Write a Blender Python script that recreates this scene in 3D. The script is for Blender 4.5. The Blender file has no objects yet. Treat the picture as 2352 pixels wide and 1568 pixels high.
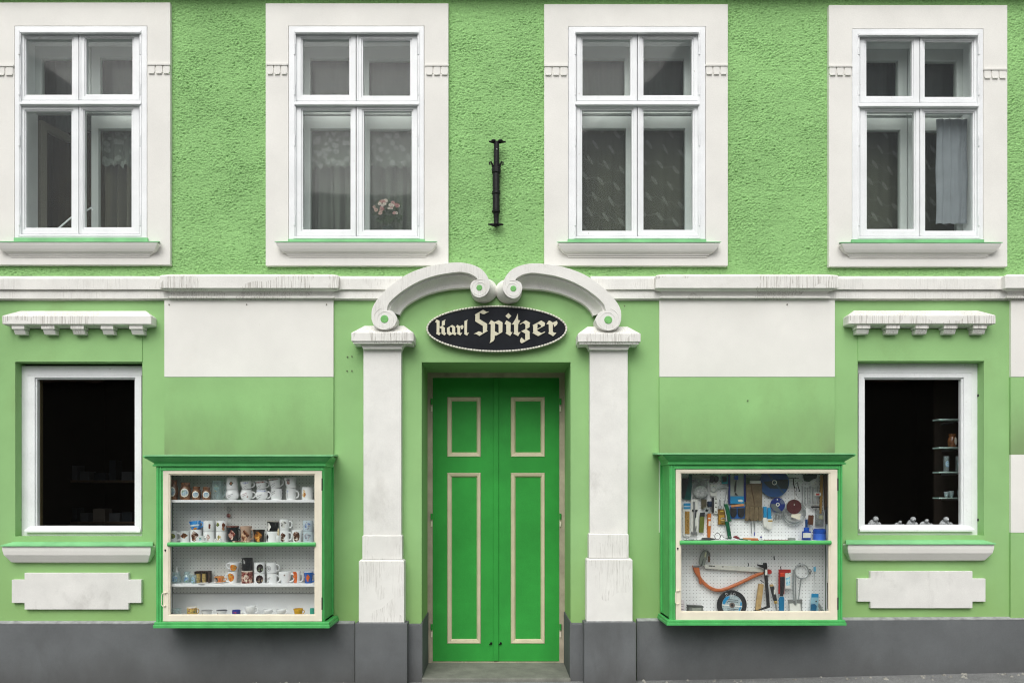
import bpy, bmesh, math, random
import numpy as np
from mathutils import Vector, Matrix
random.seed(7)
SC = bpy.context.scene
COL = SC.collection
R = math.radians

# ------------------------------------------------------------------ camera, sky, sun, exposure
S = 294.0                     # survey units per metre on the wall plane
D = 5.5                       # camera distance from the wall plane (y = 0)
CX, CZ = (1140 - 1176) / S, (1555 - 1140) / S
cam_d = bpy.data.cameras.new('camera')
cam = bpy.data.objects.new('camera', cam_d); COL.objects.link(cam)
cam.location = (CX, -D, CZ); cam.rotation_euler = (R(90), 0, 0)
cam_d.sensor_width = 36; cam_d.lens = 36 * D / 8.0
cam_d.shift_x = -CX / 8.0
cam_d.shift_y = ((1555 - 784) / S - CZ) / 8.0
cam_d.clip_end = 500; cam_d.clip_start = 0.05
SC.camera = cam

world = bpy.data.worlds.new('World'); SC.world = world; world.use_nodes = True
nt = world.node_tree
bg = nt.nodes['Background']
sky = nt.nodes.new('ShaderNodeTexSky'); sky.sky_type = 'NISHITA'; sky.sun_disc = False
SUN_EL, SUN_ROT = R(50), R(195)
sky.sun_elevation = SUN_EL; sky.sun_rotation = SUN_ROT
sky.air_density = 1.0; sky.dust_density = 4.0; sky.ozone_density = 1.0
hs = nt.nodes.new('ShaderNodeHueSaturation'); hs.inputs['Saturation'].default_value = 0.18
nt.links.new(sky.outputs[0], hs.inputs['Color']); nt.links.new(hs.outputs[0], bg.inputs[0])
bg.inputs[1].default_value = 0.125
sun_d = bpy.data.lights.new('sun', 'SUN'); sun_d.energy = 1.2; sun_d.angle = R(55); sun_d.color = (1, 0.975, 0.94)
sun = bpy.data.objects.new('sun', sun_d); COL.objects.link(sun)
# sun stands in front of the facade (towards -y), high, a little to the left
sdir = Vector((-0.22 * math.cos(SUN_EL), -math.cos(SUN_EL) * 0.97, math.sin(SUN_EL)))
sun.rotation_euler = sdir.to_track_quat('Z', 'Y').to_euler(); sun.location = (0, -8, 12)
SC.view_settings.view_transform = 'Standard'; SC.view_settings.look = 'None'
SC.view_settings.exposure = 0.37; SC.view_settings.gamma = 1; SC.view_settings.use_curve_mapping = False
SC.cycles.max_bounces = 8; SC.cycles.transparent_max_bounces = 16; SC.cycles.diffuse_bounces = 4
SC.cycles.use_denoising = True; SC.cycles.filter_width = 1.15; SC.cycles.sample_clamp_indirect = 4.0

# ------------------------------------------------------------------ measuring helpers
def wx(v, y=0.0): return CX + ((v - 1176) / S - CX) * (D + y) / D     # survey value -> metres at depth y
def wz(v, y=0.0): return CZ + ((1555 - v) / S - CZ) * (D + y) / D
def crop(x0, y0, w, px):
    """converter for a detail sheet: (x, y, depth) -> world (x, z)"""
    k = w / px
    def f(x, y, d=0.0): return (wx((x0 + x * k) / 1.08844, d), wz((y0 + y * k) / 1.08844, d))
    return f

def lin(h):
    h = h.lstrip('#'); o = []
    for i in (0, 2, 4):
        c = int(h[i:i+2], 16) / 255
        o.append(c / 12.92 if c <= .04045 else ((c + .055) / 1.055) ** 2.4)
    return tuple(o)

# ------------------------------------------------------------------ materials
MATS = {}
def _n(t, kind, **kw):
    n = t.nodes.new(kind)
    for k, v in kw.items():
        if k in n.inputs.keys(): n.inputs[k].default_value = v
        else: setattr(n, k, v)
    return n
def _math(t, op, a, b=None, clamp=False):
    n = t.nodes.new('ShaderNodeMath'); n.operation = op; n.use_clamp = clamp
    for i, q in enumerate((a, b)):
        if q is None: continue
        if hasattr(q, 'is_output'): t.links.new(q, n.inputs[i])
        else: n.inputs[i].default_value = q
    return n.outputs[0]
def _mix(t, fac, a, b, blend='MIX'):
    n = t.nodes.new('ShaderNodeMix'); n.data_type = 'RGBA'; n.blend_type = blend
    for s, q in ((0, fac), (6, a), (7, b)):
        if hasattr(q, 'is_output'): t.links.new(q, n.inputs[s])
        elif s == 0: n.inputs[0].default_value = q
        else: n.inputs[s].default_value = (*q, 1)
    return n.outputs[2]
def _ramp(t, fac, stops):
    n = t.nodes.new('ShaderNodeValToRGB'); e = n.color_ramp.elements
    while len(e) < len(stops): e.new(0.5)
    for el, (p, c) in zip(e, stops):
        el.position = p; el.color = (*c, 1) if len(c) == 3 else c
    t.links.new(fac, n.inputs[0]); return n.outputs[0]
def _noise(t, vec, scale, detail=4, rough=.55, dist=0.0):
    n = _n(t, 'ShaderNodeTexNoise', Scale=scale, Detail=detail, Roughness=rough, Distortion=dist)
    t.links.new(vec, n.inputs['Vector']); return n.outputs[0]
def _map(t, vec, sc):
    n = t.nodes.new('ShaderNodeMapping'); n.inputs['Scale'].default_value = sc
    t.links.new(vec, n.inputs[0]); return n.outputs[0]

def mat(name, col, rough=.7, mott=.08, mscale=3.0, grain=.0, gscale=200, bump=.0, bscale=120, spec=.3, metal=0.0,
        cracks=0.0, crack_dir='z', crack_w=.014, stain=0.0, stain_col=(.12, .10, .07), stain_scale=2.2, chips=0.0, chip_col=(.25, .2, .15), emission=None, coat=0.0, chip_t=.70):
    if name in MATS: return MATS[name]
    m = bpy.data.materials.new(name); m.use_nodes = True; t = m.node_tree
    b = t.nodes['Principled BSDF']
    b.inputs['Roughness'].default_value = rough; b.inputs['Metallic'].default_value = metal
    b.inputs['Specular IOR Level'].default_value = spec
    if coat: b.inputs['Coat Weight'].default_value = coat
    tc = t.nodes.new('ShaderNodeTexCoord'); vec = tc.outputs['Object']
    c = col
    if mott:
        f = _noise(t, vec, mscale, 5, .6)
        lo = tuple(x * (1 - mott * 1.6) for x in col); hi = tuple(min(1, x * (1 + mott)) for x in col)
        c = _ramp(t, f, [(.28, lo), (.72, hi)])
    if grain:
        g = _noise(t, vec, gscale, 2, .6)
        gv = _ramp(t, g, [(.3, (1 - grain,) * 3), (.7, (1 + grain * .4,) * 3)])
        c = _mix(t, 1.0, c, gv, 'MULTIPLY')
    if stain:
        f = _noise(t, _map(t, vec, (1, 1, .55)), stain_scale, 6, .65, .4)
        k = _ramp(t, f, [(.56, (0, 0, 0)), (.78, (stain,) * 3)])
        c = _mix(t, k, c, stain_col)
    if cracks:
        sc = (75, 75, 1.1) if crack_dir == 'z' else (.8, .8, 30)
        f = _noise(t, _map(t, vec, sc), 1.6, 3, .55)
        ln = _math(t, 'ABSOLUTE', _math(t, 'SUBTRACT', f, .5))
        ln = _math(t, 'LESS_THAN', ln, crack_w)
        msk = _noise(t, vec, 2.6, 2, .5)
        msk = _math(t, 'GREATER_THAN', msk, .5)
        k = _math(t, 'MULTIPLY', _math(t, 'MULTIPLY', ln, msk), cracks)
        c = _mix(t, k, c, (.16, .13, .09))
    if chips:
        f = _noise(t, vec, 34, 4, .6)
        k = _ramp(t, f, [(chip_t, (0, 0, 0)), (chip_t+.03, (chips,) * 3)])
        c = _mix(t, k, c, chip_col)
    if hasattr(c, 'is_output'): t.links.new(c, b.inputs['Base Color'])
    else: b.inputs['Base Color'].default_value = (*c, 1)
    if bump:
        f = _noise(t, vec, bscale, 4, .6)
        bn = t.nodes.new('ShaderNodeBump'); bn.inputs['Strength'].default_value = bump; bn.inputs['Distance'].default_value = .01
        t.links.new(f, bn.inputs['Height']); t.links.new(bn.outputs[0], b.inputs['Normal'])
    MATS[name] = m; return m

def glass(name, tint=(1, 1, 1), f0=.04, haze=0.0, haze_col=(.8, .85, .85)):
    if name in MATS: return MATS[name]
    m = bpy.data.materials.new(name); m.use_nodes = True; t = m.node_tree
    t.nodes.remove(t.nodes['Principled BSDF']); out = t.nodes['Material Output']
    lw = _n(t, 'ShaderNodeLayerWeight', Blend=.5)
    p = _math(t, 'POWER', lw.outputs['Facing'], 5.0)
    f = _math(t, 'ADD', _math(t, 'MULTIPLY', p, 1 - f0), f0)
    tr = t.nodes.new('ShaderNodeBsdfTransparent'); tr.inputs[0].default_value = (*tint, 1)
    gl = t.nodes.new('ShaderNodeBsdfGlossy'); gl.inputs['Roughness'].default_value = .02
    gl.inputs['Color'].default_value = (1, 1, 1, 1)
    tc = t.nodes.new('ShaderNodeTexCoord')
    nf = _noise(t, tc.outputs['Object'], 2.5, 2, .5)
    bn = t.nodes.new('ShaderNodeBump'); bn.inputs['Strength'].default_value = .05; bn.inputs['Distance'].default_value = .02
    t.links.new(nf, bn.inputs['Height']); t.links.new(bn.outputs[0], gl.inputs['Normal'])
    mx = t.nodes.new('ShaderNodeMixShader'); t.links.new(f, mx.inputs[0])
    t.links.new(tr.outputs[0], mx.inputs[1]); t.links.new(gl.outputs[0], mx.inputs[2])
    last = mx.outputs[0]
    if haze:
        df = t.nodes.new('ShaderNodeBsdfDiffuse'); df.inputs[0].default_value = (*haze_col, 1)
        nz = _noise(t, tc.outputs['Object'], 9, 5, .65, .6)
        k = _ramp(t, nz, [(.3, (haze * .5,) * 3), (.75, (haze * 1.4,) * 3)])
        m2 = t.nodes.new('ShaderNodeMixShader'); t.links.new(k, m2.inputs[0])
        t.links.new(last, m2.inputs[1]); t.links.new(df.outputs[0], m2.inputs[2]); last = m2.outputs[0]
    t.links.new(last, out.inputs[0])
    MATS[name] = m; return m

def pegboard(name, col):
    m = bpy.data.materials.new(name); m.use_nodes = True; t = m.node_tree; b = t.nodes['Principled BSDF']
    b.inputs['Roughness'].default_value = .6
    tc = t.nodes.new('ShaderNodeTexCoord'); sx = t.nodes.new('ShaderNodeSeparateXYZ'); t.links.new(tc.outputs['Object'], sx.inputs[0])
    d2 = None
    for o in ('X', 'Z'):
        q = _math(t, 'SUBTRACT', _math(t, 'FRACT', _math(t, 'MULTIPLY', sx.outputs[o], 1 / .0262)), .5)
        q = _math(t, 'MULTIPLY', q, q); d2 = q if d2 is None else _math(t, 'ADD', d2, q)
    hole = _math(t, 'LESS_THAN', d2, .011)
    f = _noise(t, tc.outputs['Object'], 5, 4, .6)
    base = _ramp(t, f, [(.3, tuple(x * .88 for x in col)), (.7, col)])
    c = _mix(t, hole, base, (.03, .03, .028)); t.links.new(c, b.inputs['Base Color'])
    MATS[name] = m; return m

def pic(cols, scale=55):
    """mottled print of three colours"""
    key = 'print ' + ' '.join(cols) + str(scale)
    if key in MATS: return MATS[key]
    m = bpy.data.materials.new(key); m.use_nodes = True; t = m.node_tree; b = t.nodes['Principled BSDF']
    b.inputs['Roughness'].default_value = .25
    tc = t.nodes.new('ShaderNodeTexCoord')
    f = _noise(t, tc.outputs['Object'], scale, 3, .6, .8)
    n = len(cols)
    c = _ramp(t, f, [(.34 + .32 * i / max(1, n - 1), lin(h)) for i, h in enumerate(cols)])
    t.links.new(c, b.inputs['Base Color']); MATS[key] = m; return m

def flat(hexcol, rough=.5, **kw):
    return mat('paint ' + hexcol + str(rough) + str(sorted(kw.items())), lin(hexcol), rough, **{**dict(mott=.05, mscale=20), **kw})

GREEN = (.315, .575, .220)
M_rough = mat('roughcast green', GREEN, .9, mott=.11, mscale=1.1, grain=.16, gscale=90, bump=.45, bscale=190, spec=.08)
M_green = mat('smooth green plaster', (.305, .535, .222), .85, mott=.10, mscale=1.1, grain=.10, gscale=260, bump=.12, bscale=220, spec=.12, stain=.38, stain_col=(.215, .31, .12), stain_scale=1.5)
M_white = mat('white plaster', (.82, .81, .762), .85, mott=.045, mscale=2.0, grain=.05, gscale=220, bump=.10, bscale=150, spec=.12, stain=.07, stain_col=(.50, .44, .34), stain_scale=3, chips=.55, chip_t=.745, chip_col=(.28, .24, .18))
M_stucco = mat('white stucco with cracks', (.81, .805, .76), .85, mott=.05, mscale=6, grain=.08, gscale=160, bump=.16, bscale=110, spec=.12, cracks=.22, stain=.18, stain_col=(.42, .36, .27), stain_scale=7)
M_crack = mat('white stucco with fine vertical cracks', (.81, .805, .76), .85, mott=.05, mscale=6, grain=.08, gscale=160, bump=.14, bscale=110, spec=.12, cracks=.6, crack_w=.022, stain=.15, stain_col=(.45, .40, .31), stain_scale=7)
M_pilaster = mat('white pilaster plaster', (.81, .805, .765), .85, mott=.05, mscale=5, grain=.06, gscale=190, bump=.12, bscale=130, spec=.12, stain=.42, stain_col=(.38, .36, .32), stain_scale=3.4)
M_plinth = mat('grey plinth render', (.150, .159, .163), .85, mott=.13, mscale=1.8, grain=.18, gscale=240, bump=.15, bscale=180, spec=.15, stain=.5, stain_col=(.07, .07, .068), stain_scale=2.0)
M_pale_edge = mat('worn plinth edge', (.33, .34, .34), .9, mott=.25, mscale=20, bump=.2)
M_wood = mat('white window paint', (.85, .87, .875), .45, mott=.05, mscale=5, grain=.05, gscale=120, bump=.06, bscale=90, spec=.35, chips=.6, chip_col=(.45, .42, .36))
M_inner = mat('inner window paint', (.62, .65, .64), .5, mott=.06, mscale=5, spec=.3)
M_sheet = mat('green sheet metal', (.22, .55, .25), .5, mott=.15, mscale=5, spec=.4, chips=.4)
M_door = mat('bright green door paint', (.036, .325, .052), .5, mott=.12, mscale=2.4, grain=.10, gscale=170, bump=.07, bscale=80, spec=.2, stain=.22, stain_col=(.012, .20, .03), stain_scale=5)
M_beige = mat('beige trim paint', (.60, .54, .37), .55, mott=.08, mscale=6, spec=.3)
M_jamb = mat('beige door frame paint', (.44, .39, .29), .6, mott=.16, mscale=8, spec=.25, chips=.5)
M_cab = mat('cabinet green paint', (.085, .46, .125), .42, mott=.12, mscale=9, grain=.10, gscale=160, spec=.42, bump=.06, bscale=60, chips=.45, chip_col=(.03, .12, .04))
M_cream = mat('cream door paint', (.79, .735, .59), .5, mott=.06, mscale=8, spec=.3, chips=.35, chip_col=(.5, .42, .3))
M_shelf = mat('white shelf', (.78, .79, .79), .5, mott=.03)
M_iron = mat('black wrought iron', (.007, .007, .008), .5, mott=.3, mscale=40, spec=.25, bump=.2, bscale=90)
M_signblack = mat('black sign board', (.010, .012, .016), .6, mott=.2, mscale=9, spec=.15)
M_letter = mat('cream letter paint', (.66, .63, .47), .6, mott=.05, mscale=40)
M_rope = mat('pale rope border', (.78, .76, .66), .6, mott=.06, mscale=30)
def splash(name, col, z0, z1, dirt, amt, base):
    """plaster with a ragged splash line of dirt between heights z0 (dirty) and z1 (clean)"""
    m = base.copy(); m.name = name; t = m.node_tree; b = t.nodes['Principled BSDF']
    src = b.inputs['Base Color'].links[0].from_socket
    tc = t.nodes.new('ShaderNodeTexCoord'); sx = t.nodes.new('ShaderNodeSeparateXYZ'); t.links.new(tc.outputs['Object'], sx.inputs[0])
    n1 = _noise(t, _map(t, tc.outputs['Object'], (1, 1, .5)), 2.6, 6, .65)
    h = _math(t, 'ADD', sx.outputs['Z'], _math(t, 'MULTIPLY', _math(t, 'SUBTRACT', n1, .5), (z1-z0)*1.3))
    k = _math(t, 'DIVIDE', _math(t, 'SUBTRACT', z1, h), z1-z0, True)
    k = _math(t, 'MULTIPLY', _math(t, 'POWER', k, 1.15), amt)
    t.links.new(_mix(t, k, src, dirt), b.inputs['Base Color']); return m
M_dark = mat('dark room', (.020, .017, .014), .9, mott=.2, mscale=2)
M_room = mat('dim room wall', (.12, .11, .09), .9, mott=.1, mscale=2)
M_step = mat('worn concrete step', (.20, .205, .175), .85, mott=.18, mscale=7, grain=.15, gscale=150, bump=.2, bscale=120, stain=.5, stain_col=(.12, .12, .10), stain_scale=5)
M_panel_dirty = splash('green plaster splashed above the cabinets', None, wz(1046), wz(915), (.215, .315, .145), 1.0, M_green)
M_lower = splash('green plaster splashed above the plinth', None, wz(1430), wz(1210), (.25, .42, .14), .7, M_green)
M_plinth = splash('grey render splashed at the foot', None, wz(1575), wz(1490), (.085, .085, .082), .75, M_plinth)
M_asph = mat('sidewalk asphalt', (.23, .235, .232), .9, mott=.14, mscale=5, grain=.35, gscale=110, bump=.6, bscale=110, spec=.2)
M_road = mat('road asphalt', (.06, .06, .06), .9, mott=.15, mscale=2, bump=.4)
M_pane = glass('window glass', f0=.02)
M_pane2 = glass('old window glass', (.95, .97, .955), .014, haze=.006, haze_col=(.55, .62, .60))
M_inpane = glass('inner window glass', (.95, .97, .955), .006)
M_cabpane = glass('cabinet glass', (.98, .99, .985), .03, haze=.006)
M_glassware = glass('drinking glass', (.86, .93, .93), .07, haze=.16, haze_col=(.75, .85, .86))
M_shelfglass = glass('glass shelf', (.6, .85, .78), .10, haze=.55, haze_col=(.7, .9, .84))
M_steel = mat('tool steel', (.42, .43, .43), .32, mott=.1, mscale=30, metal=.85)
M_brass = mat('brass', (.6, .42, .14), .35, metal=.9, mott=.1, mscale=30)
M_blackp = mat('black plastic', (.018, .018, .02), .4, mott=.1, mscale=30, spec=.4)
M_ceramic = mat('white glazed ceramic', (.80, .81, .81), .14, mott=.02, spec=.5)

# ------------------------------------------------------------------ mesh building
class MB:
    def __init__(self): self.v = []; self.f = []
    def add(self, vs, fs):
        o = len(self.v); self.v += [tuple(p) for p in vs]; self.f += [tuple(i + o for i in q) for q in fs]; return self
    def box(self, x0, x1, y0, y1, z0, z1):
        x0, x1 = sorted((x0, x1)); y0, y1 = sorted((y0, y1)); z0, z1 = sorted((z0, z1))
        return self.add([(x0,y0,z0),(x1,y0,z0),(x1,y1,z0),(x0,y1,z0),(x0,y0,z1),(x1,y0,z1),(x1,y1,z1),(x0,y1,z1)],
                        [(0,3,2,1),(4,5,6,7),(0,1,5,4),(1,2,6,5),(2,3,7,6),(3,0,4,7)])
    def vbox(self, a, b, c, d, y0, y1):
        """box from survey rectangle (x a..b, y c..d) measured at its front depth y0"""
        return self.box(wx(a, y0), wx(b, y0), y0, y1, wz(d, y0), wz(c, y0))
    def prism(self, poly, y0, y1, inset=0.0):
        """poly: world (x,z) outline; front at y0"""
        a = sum(poly[i][0] * poly[(i+1) % len(poly)][1] - poly[(i+1) % len(poly)][0] * poly[i][1] for i in range(len(poly)))
        if a < 0: poly = poly[::-1]
        n = len(poly)
        vs = [(x, y0, z) for x, z in poly] + [(x, y1, z) for x, z in poly]
        fs = [tuple(range(n)), tuple(range(2*n-1, n-1, -1))] + [(i, i+n, (i+1) % n + n, (i+1) % n) for i in range(n)]
        return self.add(vs, fs)
    def ring(self, o, i, y0, y1):
        """rectangular frame; o,i = (x0,x1,z0,z1) world"""
        (a,b,c,d), (e,f,g,h) = o, i
        P = [(a,c),(b,c),(b,d),(a,d)]; Q = [(e,g),(f,g),(f,h),(e,h)]
        vs = [(x,y0,z) for x,z in P] + [(x,y0,z) for x,z in Q] + [(x,y1,z) for x,z in P] + [(x,y1,z) for x,z in Q]
        fs = []
        for k in range(4):
            n = (k+1) % 4
            fs += [(k, n, 4+n, 4+k), (8+n, 8+k, 12+k, 12+n), (k, 8+k, 8+n, n), (4+k, 4+n, 12+n, 12+k)]
        return self.add(vs, fs)
    def tube(self, pts, r, n=8, cap=True):
        pts = [Vector(p) for p in pts]; rs = r if isinstance(r, (list, tuple)) else [r] * len(pts)
        vs, fs = [], []
        up = Vector((0, 1, 0)); 
        for i, p in enumerate(pts):
            t = (pts[min(i+1, len(pts)-1)] - pts[max(i-1, 0)])
            t = t.normalized() if t.length > 1e-9 else Vector((0, 0, 1))
            u = t.cross(up)
            if u.length < .05: u = t.cross(Vector((1, 0, 0)))
            u.normalize(); w = t.cross(u).normalized()
            for k in range(n):
                an = 2 * math.pi * k / n
                vs.append(p + (u * math.cos(an) + w * math.sin(an)) * rs[i])
        for i in range(len(pts) - 1):
            for k in range(n): fs.append((i*n+k, i*n+(k+1) % n, (i+1)*n+(k+1) % n, (i+1)*n+k))
        if cap: fs += [tuple(range(n-1, -1, -1)), tuple(range((len(pts)-1)*n, len(pts)*n))]
        return self.add(vs, fs)
    def lathe(self, c, prof, n=20, axis='z'):
        """prof: (r, h) along the axis from c"""
        vs, fs = [], []
        for r, h in prof:
            for k in range(n):
                a = 2 * math.pi * k / n; p, q = r * math.cos(a), r * math.sin(a)
                vs.append((c[0]+p, c[1]+q, c[2]+h) if axis == 'z' else ((c[0]+p, c[1]+h, c[2]+q) if axis == 'y' else (c[0]+h, c[1]+p, c[2]+q)))
        for i in range(len(prof)-1):
            for k in range(n): fs.append((i*n+k, i*n+(k+1) % n, (i+1)*n+(k+1) % n, (i+1)*n+k))
        fs += [tuple(range(n-1, -1, -1)), tuple(range((len(prof)-1)*n, len(prof)*n))]
        return self.add(vs, fs)
    def ball(self, c, r, n=10, sz=(1, 1, 1)):
        prof = [(max(1e-4, math.sin(math.pi*i/6)) * r, -math.cos(math.pi*i/6) * r) for i in range(7)]
        m = MB().lathe((0, 0, 0), prof, n)
        return self.add([(c[0]+p[0]*sz[0], c[1]+p[1]*sz[1], c[2]+p[2]*sz[2]) for p in m.v], m.f)
    def molding(self, va, vb, prof, ybase=0.0, fx=1.0):
        """moulding with mitred returns; va,vb = survey x of the front ends of the farthest-projecting level;
        prof = (projection, survey y) from top to bottom"""
        pm = max(p for p, _ in prof); x0, x1 = wx(va, ybase-pm) + pm*fx, wx(vb, ybase-pm) - pm*fx
        vs, fs = [], []
        for p, v in prof:
            z = wz(v, ybase - p)
            vs += [(x0-p*fx, ybase+.03, z), (x0-p*fx, ybase-p, z), (x1+p*fx, ybase-p, z), (x1+p*fx, ybase+.03, z)]
        for i in range(len(prof)-1):
            a, b = 4*i, 4*i+4
            for k in range(3): fs.append((a+k, b+k, b+k+1, a+k+1))
        l = 4*(len(prof)-1)
        fs += [(0, 1, 2, 3), (l+3, l+2, l+1, l)]
        return self.add(vs, fs)
    def slab_curve(self, outlines, y0, y1):
        """flat outlines (first outer, others holes) of world (x,z) as a slab with thickness"""
        cu = bpy.data.curves.new('c', 'CURVE'); cu.dimensions = '2D'; cu.fill_mode = 'BOTH'; cu.extrude = (y1-y0) / 2
        for o in outlines:
            sp = cu.splines.new('POLY'); sp.points.add(len(o)-1); sp.use_cyclic_u = True
            for p, (x, z) in zip(sp.points, o): p.co = (x, z, 0, 1)
        ob = bpy.data.objects.new('c', cu); me = bpy.data.meshes.new_from_object(ob)
        ym = (y0+y1) / 2
        self.add([(v.co.x, ym - v.co.z, v.co.y) for v in me.vertices], [tuple(p.vertices) for p in me.polygons])
        bpy.data.objects.remove(ob); bpy.data.curves.remove(cu); bpy.data.meshes.remove(me)
        return self
    def rot(self, ang, c, axis='Y', start=0):
        m = Matrix.Translation(c) @ Matrix.Rotation(ang, 4, axis) @ Matrix.Translation(-Vector(c))
        for i in range(start, len(self.v)): self.v[i] = tuple(m @ Vector(self.v[i]))
        return self
    def build(self, name, m, parent=None, smooth=False, bevel=0.0, label=None, fix=True, sharp=35):
        me = bpy.data.meshes.new(name)
        org = Vector(ORIG.get(parent.name, (0, 0, 0))) if parent else None
        if parent is None:
            a = np.array(self.v); org = Vector(((a[:,0].min()+a[:,0].max())/2, (a[:,1].min()+a[:,1].max())/2, a[:,2].min()))
        me.from_pydata([tuple(Vector(p) - org) for p in self.v], [], self.f)
        if fix:
            bm = bmesh.new(); bm.from_mesh(me); bmesh.ops.recalc_face_normals(bm, faces=bm.faces); bm.to_mesh(me); bm.free()
        me.materials.append(m)
        if smooth:
            me.shade_smooth(); me.set_sharp_from_angle(angle=R(sharp))
        me.update()
        o = bpy.data.objects.new(name, me); COL.objects.link(o)
        if parent: o.parent = parent; ORIG[o.name] = tuple(org)
        else: o.location = org; ORIG[o.name] = tuple(org)
        if bevel:
            md = o.modifiers.new('edge', 'BEVEL'); md.width = bevel; md.segments = 2; md.limit_method = 'ANGLE'; md.angle_limit = R(40)
        if label: o['label'] = label
        return o
ORIG = {}
def tag(o, label=None, cat=None, group=None, kind=None):
    if label: o['label'] = label
    if cat: o['category'] = cat
    if group: o['group'] = group
    if kind: o['kind'] = kind
    return o
def thing(name, label, cat, loc, group=None):
    o = bpy.data.objects.new(name, None); COL.objects.link(o); o.location = loc; o.empty_display_size = .05
    ORIG[o.name] = tuple(loc); return tag(o, label, cat, group)
def holed(x0, x1, z0, z1, y, holes, depth, m=None):
    """front sheet with rectangular holes (x0,x1,z0,z1[,depth]) and their reveals"""
    m = m or MB()
    xs = sorted({x0, x1, *[h[0] for h in holes], *[h[1] for h in holes]}); zs = sorted({z0, z1, *[h[2] for h in holes], *[h[3] for h in holes]})
    for i in range(len(xs)-1):
        for j in range(len(zs)-1):
            cx, cz = (xs[i]+xs[i+1])/2, (zs[j]+zs[j+1])/2
            if any(h[0] < cx < h[1] and h[2] < cz < h[3] for h in holes): continue
            m.add([(xs[i],y,zs[j]),(xs[i+1],y,zs[j]),(xs[i+1],y,zs[j+1]),(xs[i],y,zs[j+1])], [(0,1,2,3)])
    for h in holes:
        d = y + (h[4] if len(h) > 4 else depth); a, b, c, e = h[:4]
        m.add([(a,y,c),(b,y,c),(b,y,e),(a,y,e),(a,d,c),(b,d,c),(b,d,e),(a,d,e)], [(0,1,5,4),(1,2,6,5),(2,3,7,6),(3,0,4,7)])
    return m

# ------------------------------------------------------------------ ground
GROUND = [(-30, -.10), (-4.1, -.045), (-1.2, -.033), (.9, -.020), (2.0, .000), (4.2, .052), (30, .30)]
def gz(x): return float(np.interp(x, [a for a, _ in GROUND], [b for _, b in GROUND]))
def ground():
    m = MB()
    for x, z in GROUND: m.v += [(x, .06, z+.002), (x, -2.4, z-.03)]
    m.f = [(2*i, 2*i+1, 2*i+3, 2*i+2) for i in range(len(GROUND)-1)]
    tag(m.build('sidewalk', M_asph), kind='structure')
    m = MB()
    for x, z in GROUND: m.v += [(x, -2.4, z-.03), (x, -2.52, z-.03), (x, -2.52, -.6)]
    m.f = [q for i in range(len(GROUND)-1) for q in ((3*i, 3*i+1, 3*i+4, 3*i+3), (3*i+1, 3*i+2, 3*i+5, 3*i+4))]
    tag(m.build('kerb', M_step), kind='structure')
    m = MB(); m.add([(-300, -2.45, -.22), (300, -2.45, -.22), (300, -300, -.22), (-300, -300, -.22)], [(0, 1, 2, 3)])
    tag(m.build('road', M_road), kind='structure')
    # crumbs along the foot of the wall
    rng = random.Random(3); m = MB()
    for i in range(190):
        x = rng.uniform(-4.4, 4.4); y = -.03 - abs(rng.gauss(0, .07)) - (.12 if -1.3 < x < .95 else 0)
        r = rng.uniform(.003, .012) * (1.6 if rng.random() < .1 else 1); z = gz(x) + .003 + y*.013
        n0 = len(m.v)
        m.add([(x-r, y-r*.7, z-.002), (x+r, y-r, z-.002), (x+r*.8, y+r, z-.002), (x-r*.9, y+r*.8, z-.002), (x, y, z+r*.9), (x+r*.4, y-r*.2, z+r*.8)],
              [(0,1,5,4), (1,2,5), (2,3,4,5), (3,0,4)])
    tag(m.build('wall_crumbs', mat('pale crumbs', (.30, .295, .26), .9, mott=.35, mscale=20)), kind='stuff', label='pale crumbs of mortar and grit along the foot of the wall')
ground()

# ------------------------------------------------------------------ the house across the street (seen only as a reflection in the panes)
def opposite():
    t = thing('opposite_house', 'pale row house across the street, mirrored darkly in the window panes', 'house', (0, -30, -.22))
    m = MB().box(-44, 44, -30-8, -30, -.22, 7.2); m.build('wall', mat('ochre render', (.22, .20, .16), .9, mott=.1), t)
    MB().add([(-44.4, -29.5, 7.2), (44.4, -29.5, 7.2), (44.4, -34, 10), (-44.4, -34, 10), (44.4, -38.5, 7.2), (-44.4, -38.5, 7.2)],
             [(0,1,2,3), (3,2,4,5), (0,3,5), (1,4,2), (0,5,4,1)]).build('roof', mat('brown roof tiles', (.14, .07, .05), .9, mott=.2, mscale=3), t)
    for k in range(11):
        for z in (4.9,):
            x = -40 + k*8
            w = MB().box(x-.55, x+.55, -30, -29.94, z, z+1.9).build('window', M_wood, t)
            MB().box(x-.45, x+.45, -29.935, -29.93, z+.1, z+1.8).build('pane', M_signblack, w)
opposite()

# ------------------------------------------------------------------ the house
HOUSE = thing('shop_house', 'green and white plastered house front with a shop door', 'house', (0, 0, 0))
XL, XR = -4.7, 4.7
ZTOP = wz(-14)
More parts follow.
